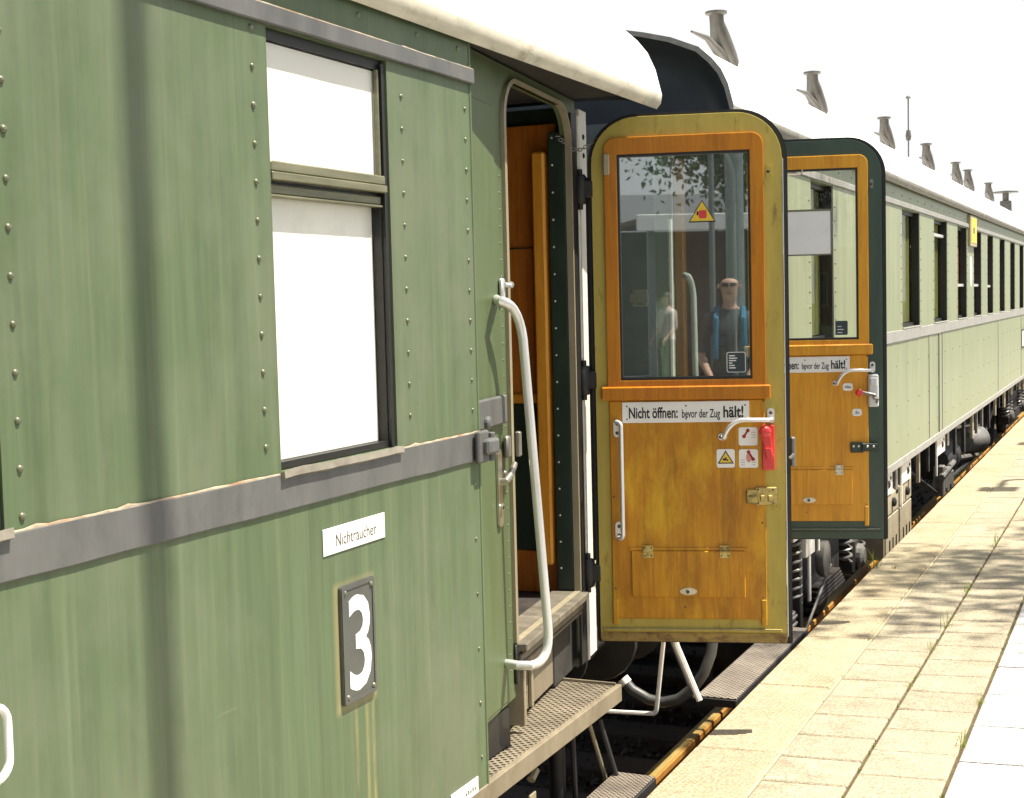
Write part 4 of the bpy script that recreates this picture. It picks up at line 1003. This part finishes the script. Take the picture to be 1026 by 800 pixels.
# gear under the door: springs, hangers, white plates
for y,z0,z1 in ((7.25,-1.30,-1.62),(7.42,-1.30,-1.55),(8.0,-1.32,-1.75),(8.25,-1.32,-1.5)):
    mb = MB(); mb.bbox(-1.79,-1.775,y,y+.035,z1,z0,.003); mb.build('step_hanger', 'cream_white', R2)
mb = MB(); mb.bbox(-1.80,-1.77,7.9,8.12,-1.48,-1.32,.004); mb.build('equipment_plate', 'cream_white', R2)
mb = MB()
pth = [(-1.80+.035*math.cos(a), 7.72+.035*math.sin(a), -1.70+.34*a/44) for a in [k*44/140 for k in range(141)]]
mb.tube(pth, .009, 6); mb.lathe([(.012,0),(.012,.36)], (-1.80,7.72,-1.72), (0,0,1), 8); mb.build('coil_spring', 'gear_silver', R2, smooth=True)
mb = MB(); mb.bbox(-1.82,-1.76,7.70,7.76,-2.0,-1.33,.006); mb.bbox(-1.86,-1.76,7.2,7.75,-1.96,-1.90,.006); mb.bbox(-1.86,-1.77,7.28,7.62,-1.89,-1.72,.006,1)
for k in range(4): mb.bbox(-1.765,-1.757,7.29,7.61,-1.87+.04*k,-1.855+.04*k,.002,1)
mb.tube([(-1.78,7.2,-1.60),(-1.78,7.6,-1.72)], .006, 6, 1); mb.tube([(-1.78,7.75,-1.95),(-1.80,8.7,-1.66)], .008, 6, 1)
mb.build('brake_gear', ['underframe','gear_silver'], R2)
mb = MB(); mb.lathe([(.10,0),(.11,.02),(.11,.05),(.06,.06)], (-1.82,8.45,-1.58), (1,0,0), 20); mb.build('axle_cover', 'gear_silver', R2, smooth=True)
for y in (10.62,11.27):
    mb = MB(); mb.bbox(-2.25,-1.80,y,y+.58,-1.98,-1.50,.008)
    mb.bbox(-1.7995,-1.79,y+.01,y+.57,-1.66,-1.51,.004); mb.bbox(-1.7995,-1.79,y+.01,y+.57,-1.97,-1.675,.004)
    for q in (.14,.29,.44): mb.bbox(-1.7895,-1.785,y+q,y+q+.03,-1.975,-1.85,.002,1)
    mb.lathe([(.035,0),(.035,.02),(.02,.03)], (-1.79,y+.30,-1.58),(1,0,0),12,1)
    mb.build('battery_box', ['box_beige','black_steel'], R2)
for y,w in ((10.45,.42),(11.35,.42),(13.35,.5)):
    mb = MB(); mb.bbox(-1.80,-1.78,y,y+w,-1.50,-1.325,.003); mb.dome((-1.78,y+w*.6,-1.42),(1,0,0),.03,.5,10,1); mb.dome((-1.78,y+w*.8,-1.38),(1,0,0),.015,.5,10,1)
    mb.bbox(-1.80,-1.782,y-.03,y,-1.68,-1.32,.003); mb.build('equipment_plate', ['cream_white','black_steel'], R2)
for k in range(26):
    y = 10.5+.62*k+random.uniform(-.15,.15)
    mb = MB(); z1 = -1.45-random.random()*.25; mb.bbox(-1.82,-1.79,y,y+.04+random.random()*.1,z1,-1.325,.003)
    mb.build('hanger_bracket', random.choice(['underframe','gear_silver','box_beige']), R2)
mb = MB(); mb.lathe([(.02,0),(.17,.03),(.19,.1),(.19,.9),(.17,.97),(.02,1)], (-2.05,14.9,-1.75),(0,1,0),20); mb.build('air_tank', 'underframe', R2, smooth=True)
mb = MB(); mb.lathe([(.02,0),(.13,.02),(.16,.08),(.16,.35),(.10,.42),(.02,.43)], (-1.98,16.9,-1.72),(.4,1,0),20); mb.tube([(-1.9,15.9,-1.8),(-1.9,17.6,-1.95)], .03, 8); mb.build('generator', 'gear_silver', R2, smooth=True)
mb = MB(); mb.tube([(-1.92,12.0,-1.42),(-1.92,14.2,-1.95),(-1.92,18.0,-1.95),(-1.92,20.2,-1.42)], .025, 8); mb.build('truss_rod', 'underframe', R2)
mb = MB()
for k in range(5): mb.bbox(-1.95,-1.85,14.3+.16*k,14.42+.16*k,-2.0+.05*(k%2),-1.7-.03*k,.01)
mb.tube([(-1.86,14.2,-1.8),(-1.86,15.1,-1.75)], .03, 8); mb.build('brake_cylinder', 'gear_silver', R2)
# roof ventilators
VENT = [(7.746,.0),(10.172,.0),(13.128,.0),(15.72,0),(18.208,0),(19.443,0),(22.0,0)]
def vent(root, y):
    mb = MB(); x = -2.2; zb = 1.15; o = V3((x,y,zb))
    mb.lathe([(.075,-.05),(.07,.0),(.045,.03),(.03,.05)], o+V3((0,.42,0)), (0,0,1), 14)
    mb.tube([o+V3((0,.50,.0)), o+V3((0,.34,.10)), o+V3((0,.22,.17))], [.050,.058,.058], 16, 1)  # lower pipe coloured white to imitate the glare that washes it out
    mb.tube([o+V3((0,.23,.165)), o+V3((0,.17,.20)), o+V3((0,.06,.29)), o+V3((0,.0,.36)), o+V3((0,-.01,.41))], [.060,.064,.056,.040,.040], 16)
    mb.lathe([(.042,-.008),(.060,.0),(.060,.012),(.03,.018)], o+V3((0,-.012,.405)), (0,0,1), 16)
    mb.tube([o+V3((0,-.48,.235)), o+V3((0,-.2,.245)), o+V3((0,.05,.20)), o+V3((0,.2,.12))], [.006,.016,.03,.04], 10)
    return mb.build('roof_vent', ['vent_metal','roof_paint'], root, smooth=True)
for y,_ in VENT: vent(R2, y)
mb = MB(); o = V3((-2.2,24.683,1.15)); mb.lathe([(.13,0),(.10,.08),(.09,.30)], o, (0,0,1), 14); mb.lathe([(.05,.30),(.05,.42),(.20,.43),(.20,.45),(.03,.47)], o, (0,0,1), 14); mb.build('stove_chimney', 'vent_metal', R2, smooth=True)
mb = MB(); o = V3((-2.2,14.51,1.15)); mb.tube([o, o+V3((0,0,.75))], .007, 8); mb.dome(o+V3((0,0,.75)),(0,0,1),.025,1,8); mb.lathe([(.02,.34),(.028,.38),(.02,.44)], o,(0,0,1),8); mb.build('roof_mast', 'vent_metal', R2)

# third coach, seen only by its roof beyond the second
R3 = empty('passenger_coach', (XC,27.6,RAILZ), 'farthest coach of the train, only its roof showing at the right edge', 'railway coach', 'coaches of the train')
mb = MB(); mb.wall(sf, 27.7, 47, FB, FT, [(28.6+1.5*k,29.4+1.5*k,-.27,.645) for k in range(12)], .07); mb.build('side_wall', 'far_green', R3)
for k in range(12):
    a, b = 28.6+1.5*k, 29.4+1.5*k
    mb = MB(); mb.ring(rrect(a+.001,b-.001,-.268,.6435), rrect(a+.02,b-.03,-.245,.615), sf, -.068, -.045, ((a+b)/2,.15)); wn = mb.build('window', 'frame_black', R3)
    mb = MB(); mb.box(a+.019,b-.029,-.246,.616,-.058,-.055,fr=sf); mb.build('window_pane', 'side_glass', wn)
strip(R3, 'belt_strip', 27.7, 47, -.369, -.284, .010, ['far_strip_grey','putty_rust'], False)
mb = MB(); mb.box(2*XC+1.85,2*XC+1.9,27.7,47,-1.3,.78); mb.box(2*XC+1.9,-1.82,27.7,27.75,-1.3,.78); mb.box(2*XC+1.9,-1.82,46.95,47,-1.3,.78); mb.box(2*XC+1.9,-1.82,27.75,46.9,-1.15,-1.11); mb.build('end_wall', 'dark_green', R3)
make_roof(R3, 27.6, 47.1, .815, -1.70); bogie(R3, 30.5); bogie(R3, 44.0)

# ------------------------------------------------------------------ what stands on the platform outside the frame (casts the shadows, shows in the glass)
def mirror(p):
    Q = V3((-1.9187,5.0,-1.29)); return p - NDOOR*2*((p-Q).dot(NDOOR))
def Wd(px, py, D):
    c = V3((px-CX, py-CY, F))*(D/F); return V3([r.dot(c) for r in ROWS])
def refl(px, D): p = mirror(Wd(px, 290, D)); return p.x, p.y
def lamp_post(x, y, h, r, lab, grp='lamp posts on the platform', head=True):
    z = pz(x); root = empty('lamp_post', (x,y,z), lab, 'lamp post', grp)
    mb = MB(); mb.lathe([(r*2.2,0),(r*2.2,.03),(r*1.3,.06),(r*1.05,.12),(r,.2),(r,h-.4),(r*.7,h)], (x,y,z), (0,0,1), 18); mb.build('pole', 'post_metal', root, smooth=True)
    if head:
        mb = MB(); mb.tube([(x,y,z+h-.1),(x+.02,y-.1,z+h+.05),(x+.05,y-.5,z+h+.12)], .03, 8); mb.build('arm', 'post_metal', root)
        mb = MB(); mb.bbox(x-.10,x+.20,y-.75,y-.45,z+h+.09,z+h+.15,.02); mb.build('lamp_head', 'post_metal', root)
SUN = V3((.42,.117,1.0)).normalized(); KX, KY = .42, .117
lamp_post(-1.75+KX*6, 2.19+KY*6, 9.2, .041, 'slim grey lamp post whose shadow falls across the near coach', head=False)
lamp_post(1.15, 13.2+.3, 5.4, .05, 'grey platform lamp post behind the tree shadow')
lamp_post(1.15, 16.95+.3, 5.4, .05, 'grey platform lamp post farther along the platform')
x, y = refl(737, 17); lamp_post(x, y, 6.5, .11, 'thick bluish post mirrored in the yellow door window', head=False)
x, y = refl(714, 24); lamp_post(x, y, 5.2, .05, 'thin lamp post mirrored in front of the trees in the door window', head=False)
def tree(x, y, h, cr, cz, n, lab, leaf=.11, gaps=1.0, sq=.75):
    z = pz(x); root = empty('tree', (x,y,z), lab, 'tree', 'trees beside the platform')
    rnd = random.Random(int(x*100)+int(y*10)); mb = MB()
    mb.tube([(x,y,z),(x+.05,y,z+h*.3),(x-.03,y+.05,z+h*.6),(x,y,z+h*.92)], [.16,.12,.08,.02], 10)
    tips = []
    for k in range(11):
        a = k*2.4; f = .35+.5*k/11; b = V3((x,y,z+h*f)); e = V3((x+math.cos(a)*cr*.8, y+math.sin(a)*cr*.8, z+cz+rnd.uniform(-.5,.6)*cr*sq))
        m = (b+e)/2+V3((0,0,.15)); mb.tube([b,m,e], [.05,.03,.01], 6); tips += [e,m,(m+e)/2]
    mb.build('trunk', 'bark', root, smooth=True)
    cl = [(V3((rnd.gauss(0,.5),rnd.gauss(0,.5),rnd.gauss(0,.5)*sq))*cr+V3((x,y,z+cz))) for _ in range(16)]+tips
    mb = MB()
    for _ in range(n):
        c = rnd.choice(cl); p = c+V3((rnd.gauss(0,1),rnd.gauss(0,1),rnd.gauss(0,1)))*cr*.17*gaps
        u = V3((rnd.gauss(0,1),rnd.gauss(0,1),rnd.gauss(0,1))).normalized(); v = u.orthogonal().normalized(); s = leaf*rnd.uniform(.6,1.2)
        mb.add([p-u*s,p+v*s*.45,p+u*s,p-v*s*.45], [(0,1,2,3)])
    mb.build('crown', 'leaf', root)
H = 9.5
tree(-.62+KX*H, 8.2+KY*H, 11.2, 1.5, H, 1900, 'leafy tree casting dappled shade across the paving', .10, .8)
tree(1.0+KX*H, 9.4+KY*H, 11.6, 1.8, H, 2200, 'second leafy tree standing on the platform beside the first', .10, .9)
x, y = refl(742, 30); tree(x, y, 8, 2.0, 4.8, 6000, 'green tree behind the camera, mirrored at the right of the door window', .085)
x, y = refl(790, 36); tree(x, y, 9, 2.6, 5.5, 5000, 'broad green tree behind the camera beside the station building', .10)
# station building and canopy behind the camera
def shelter(px, D, w, lab):
    x, y = refl(px, D); z = pz(x); root = empty('platform_shelter', (x,y,z), lab, 'shelter', 'shelters on the platform')
    mb = MB(); mb.bbox(x-w,x+w,y-1.3,y+1.3,z+2.75,z+2.85,.01); mb.build('shelter_roof', 'roof_tile', root)
    mb = MB(); mb.bbox(x-w-.04,x+w+.04,y+1.3,y+1.36,z+2.62,z+2.9,.01); mb.build('fascia', 'fascia_white', root)
    for sx in (-.85,.0,.85):
        mb = MB(); mb.bbox(x+sx*w-.06,x+sx*w+.06,y+.9,y+1.02,z,z+2.75,.01); mb.build('post', 'post_metal', root)
    mb = MB(); mb.bbox(x-w,x+w,y-1.25,y-1.15,z,z+2.72,.01); mb.build('rear_wall', 'dark_timber', root)
    mb = MB(); mb.bbox(x-w*.7,x+w*.7,y-.9,y-.5,z+.42,z+.47,.01); mb.bbox(x-w*.6,x-w*.55,y-.85,y-.55,z,z+.42,.005); mb.bbox(x+w*.55,x+w*.6,y-.85,y-.55,z,z+.42,.005); mb.build('bench', 'dark_timber', root)
shelter(728, 26, 1.9, 'open platform shelter with white fascia behind the camera')
shelter(668, 40, 2.6, 'second platform shelter farther behind the camera')
x, y = refl(712, 62); z = pz(x)
RB = empty('station_building', (x,y,z), 'station building with dark walls and grey gable roof behind the camera', 'building')
mb = MB(); mb.wall(Fr((x-7,y,z),(1,0,0),(0,0,1),(0,1,0)), 0, 14, 0, 3.6, [(1+2.6*k,2.2+2.6*k,.9,2.5) for k in range(5)], .3); mb.box(x-7,x+7,y-7,y-.31,z,z+3.6); mb.build('wall', 'brick', RB)
mb = MB(); mb.prism([(.5,3.6),(-7.5,3.6),(-3.5,6.2)], Fr((x-7.4,y,z),(0,1,0),(0,0,1),(1,0,0)), 0, 14.8); rf_ = mb.build('roof', 'slate', RB)
mb = MB(); mb.bbox(x+2,x+2.6,y-4,y-3.4,z+5,z+7,.02); mb.build('chimney', 'brick', rf_)
for k in range(5):
    mb = MB(); u = x-7+1+2.6*k; mb.ring(rrect(u,u+1.2,z+.9,z+2.5), rrect(u+.08,u+1.12,z+.98,z+2.42), Fr((0,y-.1,0),(1,0,0),(0,0,1),(0,1,0)), -.06, 0, (u+.6,z+1.7)); mb.box(u+.58,u+.62,y-.15,y-.105,z+.98,z+2.42); wn = mb.build('window', 'fascia_white', RB)
    mb = MB(); mb.box(u+.08,u+1.12,y-.14,y-.13,z+.98,z+2.42); mb.build('window_pane', 'side_glass', wn)
# people behind the camera (mirrored in the door window)
def person(x, y, heading, lab, hgt, mats, bald=False, glasses=False, pack=False, bend=.0):
    """one continuous skinned body standing at x, y; heading = angle of the facing direction"""
    z = pz(x); k = hgt/1.78
    J = {'pelvis':(0,0,.95,.135),'belly':(0,.01,1.08,.13),'chest':(0,.0,1.27,.15),'uchest':(0,-.01,1.40,.125),'neck':(0,.0,1.50,.055),'neck2':(0,.015,1.56,.052),'jaw':(0,.035,1.605,.062),'head':(0,.02,1.68,.085),'crown':(0,.01,1.735,.066)}
    E_ = [('pelvis','belly'),('belly','chest'),('chest','uchest'),('uchest','neck'),('neck','neck2'),('neck2','jaw'),('jaw','head'),('head','crown')]
    for s,sg in (('l',-1),('r',1)):
        J.update({'sh'+s:(.165*sg,-.01,1.42,.066),'el'+s:(.235*sg,-.02+bend*.3,1.15,.044),'wr'+s:(.21*sg-bend*.25*sg,.06+bend,.93+bend*.6,.028),'hd'+s:(.20*sg-bend*.35*sg,.085+bend*1.2,.86+bend*.75,.034),
            'hip'+s:(.095*sg,0,.88,.095),'kn'+s:(.11*sg,.015,.50,.062),'an'+s:(.115*sg,-.01,.10,.040),'ft'+s:(.125*sg,.07,.045,.040),'toe'+s:(.135*sg,.16,.03,.030)})
        E_ += [('uchest','sh'+s),('sh'+s,'el'+s),('el'+s,'wr'+s),('wr'+s,'hd'+s),('pelvis','hip'+s),('hip'+s,'kn'+s),('kn'+s,'an'+s),('an'+s,'ft'+s),('ft'+s,'toe'+s)]
        for i in range(4):
            n = 'f%d%s' % (i,s); b = J['hd'+s]; q = (-.024+.016*i)
            J[n] = (b[0]+.004*sg,b[1]+q+.012,b[2]-.045,.0095); J[n+'t'] = (b[0]-.010*sg,b[1]+q+.018,b[2]-.085+.006*abs(i-1),.008)
            E_ += [('hd'+s,n),(n,n+'t')]
        J['th'+s] = (J['hd'+s][0]-.02*sg,J['hd'+s][1]+.045,J['hd'+s][2]-.02,.010); E_.append(('hd'+s,'th'+s))
    names = list(J); me = bpy.data.meshes.new('skeleton'); me.from_pydata([V3(J[n][:3])*k for n in names], [(names.index(a),names.index(b)) for a,b in E_], [])
    ob = bpy.data.objects.new('skeleton', me); COL.objects.link(ob)
    bm = bmesh.new(); bm.from_mesh(me); ly = bm.verts.layers.skin.verify(); bm.verts.ensure_lookup_table()
    for i,n in enumerate(names): bm.verts[i][ly].radius = (J[n][3]*k,)*2; bm.verts[i][ly].use_root = (n == 'pelvis')
    bm.to_mesh(me); bm.free()
    sk = ob.modifiers.new('Skin','SKIN'); sk.use_smooth_shade = True
    ss = ob.modifiers.new('Sub','SUBSURF'); ss.levels = 2; ss.render_levels = 2
    dg = bpy.context.evaluated_depsgraph_get(); dg.update()
    m2 = bpy.data.meshes.new_from_object(ob.evaluated_get(dg)); bpy.data.objects.remove(ob)
    m2.name = 'person'; m2.materials.clear()
    for q in mats: m2.materials.append(M[q])
    for p in m2.polygons:
        c = p.center/k; p.use_smooth = True
        if c.z > 1.50: i = 0
        elif c.z < .09: i = 3
        elif c.z < .98 and abs(c.x) < .19 and c.y < .12 and c.z < .96: i = 2
        elif c.z < 1.12+bend*.3 and (abs(c.x) > .175 or c.y > .16): i = 0
        else: i = 1
        p.material_index = i
    for v in m2.vertices:                                          # front of the head: flatten the face a little
        c = v.co/k
        if c.z > 1.58 and c.y > .085: v.co.y -= (c.y-.085)*.35*k
    o = bpy.data.objects.new('person', m2); COL.objects.link(o); o.location = (x,y,z); o.rotation_euler.z = heading
    WM[o.name] = Matrix.Translation(V3((x,y,z))) @ Matrix.Rotation(heading,4,'Z'); tag(o, lab, 'person', 'people waiting on the platform')
    B = dict(parent=o, local=True)
    mb = MB()
    mb.prism([(-.014,1.64),(.014,1.64),(.005,1.685),(-.005,1.685)], Fr((0,.085*k,0),(k,0,0),(0,0,k),(0,k,0)), 0, .028); mb.build('nose', mats[0], **B, smooth=True)
    mb = MB()
    for sg in (-1,1): mb.lathe([(.004,0),(.013,.002),(.013,.006),(.004,.008)], V3((.031*sg,.100,1.682))*k, (0,1,0), 10, 0)
    mb.bbox(-.022*k,.022*k,.098*k,.106*k,1.615*k,1.622*k,.001,1); mb.build('face', ['ink_black','dark_red'], **B)
    mb = MB()
    for sg in (-1,1): mb.lathe([(.010,-.006),(.020,-.005),(.021,.003),(.010,.006)], V3((.086*sg,.015,1.675))*k, (sg,.2,0), 10)
    mb.build('ear', mats[0], **B, smooth=True)
    if glasses:
        mb = MB()
        for sg in (-1,1): mb.prism(rrect(.006*sg if sg>0 else -.056,.056 if sg>0 else -.006,1.668,1.698,.01,.01,4), Fr((0,.110*k,0),(k,0,0),(0,0,k),(0,k,0)), 0, .004); mb.tube([V3((.056*sg,.110,1.69))*k, V3((.09*sg,.02,1.69))*k], .0025, 6)
        mb.build('glasses', 'ink_black', **B)
    if not bald:
        mb = MB(); n = 14; P = []; 
        for j in range(7):
            ph = math.radians(5+15*j); rr = .100*math.sin(ph)
            for i in range(n):
                a = 2*math.pi*i/n; yy = .012+rr*1.08*math.sin(a); P.append(V3((rr*math.cos(a), yy-.008, 1.675+.100*math.cos(ph)+(.035 if math.sin(a)>.2 and j>4 else 0)))*k)
        mb.add(P, [(j*n+i,j*n+(i+1)%n,(j+1)*n+(i+1)%n,(j+1)*n+i) for j in range(6) for i in range(n)]+[tuple(range(n))]); mb.build('hair', 'hair_dark', **B, smooth=True)
    if pack:
        for sg in (-1,1):
            mb = MB(); mb.tube([V3((.115*sg,.125,1.12))*k,V3((.11*sg,.155,1.28))*k,V3((.105*sg,.125,1.42))*k,V3((.10*sg,.0,1.50))*k,V3((.10*sg,-.13,1.40))*k], .024*k, 8); mb.build('strap', 'jacket_blue', **B, smooth=True)
    return o
def face_to_door(x, y): d = V3((-1.55-x, 5.1-y, 0)); return math.atan2(-d.x, d.y)
x, y = refl(731, 11.0); person(x, y, face_to_door(x,y), 'bald person in dark glasses and grey shirt with blue straps, mirrored in the door window', 1.78, ['skin','shirt_grey','trousers_dark','shoe'], True, True, True, .16)
x, y = refl(668, 22.5); person(x, y, face_to_door(x,y)+.9, 'person in a pale shirt waiting behind the camera', 1.62, ['skin','shirt_pale','trousers_dark','shoe'], bend=.1)

# ------------------------------------------------------------------ light, sky, camera
w = bpy.data.worlds.new('World'); sc.world = w; w.use_nodes = True
t = w.node_tree; t.nodes.clear()
sky = t.nodes.new('ShaderNodeTexSky'); sky.sky_type = 'NISHITA'; sky.sun_disc = False
sky.sun_elevation = math.asin(SUN.z); sky.sun_rotation = math.atan2(SUN.x, SUN.y); sky.dust_density = 3.0; sky.air_density = 1.0; sky.ozone_density = 1.0
bg = t.nodes.new('ShaderNodeBackground'); bg.inputs[1].default_value = .075; ow = t.nodes.new('ShaderNodeOutputWorld')
t.links.new(sky.outputs[0], bg.inputs[0])
# summer haze: the lowest part of the sky is a bright white veil
hz = t.nodes.new('ShaderNodeBackground'); hz.inputs[0].default_value = (.985,.995,1,1); hz.inputs[1].default_value = .45
tcw = t.nodes.new('ShaderNodeTexCoord'); sx = t.nodes.new('ShaderNodeSeparateXYZ'); t.links.new(tcw.outputs['Generated'], sx.inputs[0])
mr = t.nodes.new('ShaderNodeMapRange'); mr.interpolation_type = 'SMOOTHSTEP'; mr.inputs['From Min'].default_value = .20; mr.inputs['From Max'].default_value = .46
t.links.new(sx.outputs[2], mr.inputs[0]); mxw = t.nodes.new('ShaderNodeMixShader'); t.links.new(mr.outputs[0], mxw.inputs[0])
t.links.new(hz.outputs[0], mxw.inputs[1]); t.links.new(bg.outputs[0], mxw.inputs[2]); t.links.new(mxw.outputs[0], ow.inputs[0])
l = bpy.data.lights.new('sun', 'SUN'); l.energy = 4.6; l.angle = math.radians(.5); l.color = (1,.94,.84)
lo = bpy.data.objects.new('sun', l); COL.objects.link(lo); lo.rotation_euler = (-SUN).to_track_quat('-Z','Y').to_euler(); lo.location = (6,2,12)
cam = bpy.data.cameras.new('camera'); cam.sensor_width = 36; cam.lens = 36*F/1026; cam.clip_end = 3000; cam.clip_start = .05
co = bpy.data.objects.new('camera', cam); COL.objects.link(co)
mw = Matrix.Identity(4)
for i in range(3):
    mw[i][0] = ROWS[i][0]; mw[i][1] = -ROWS[i][1]; mw[i][2] = -ROWS[i][2]
co.matrix_world = mw; sc.camera = co
vs = sc.view_settings; vs.view_transform = 'Standard'; vs.look = 'None'; vs.exposure = 1.2; vs.gamma = 1; vs.use_curve_mapping = False
sc.cycles.max_bounces = 8; sc.cycles.transparent_max_bounces = 12
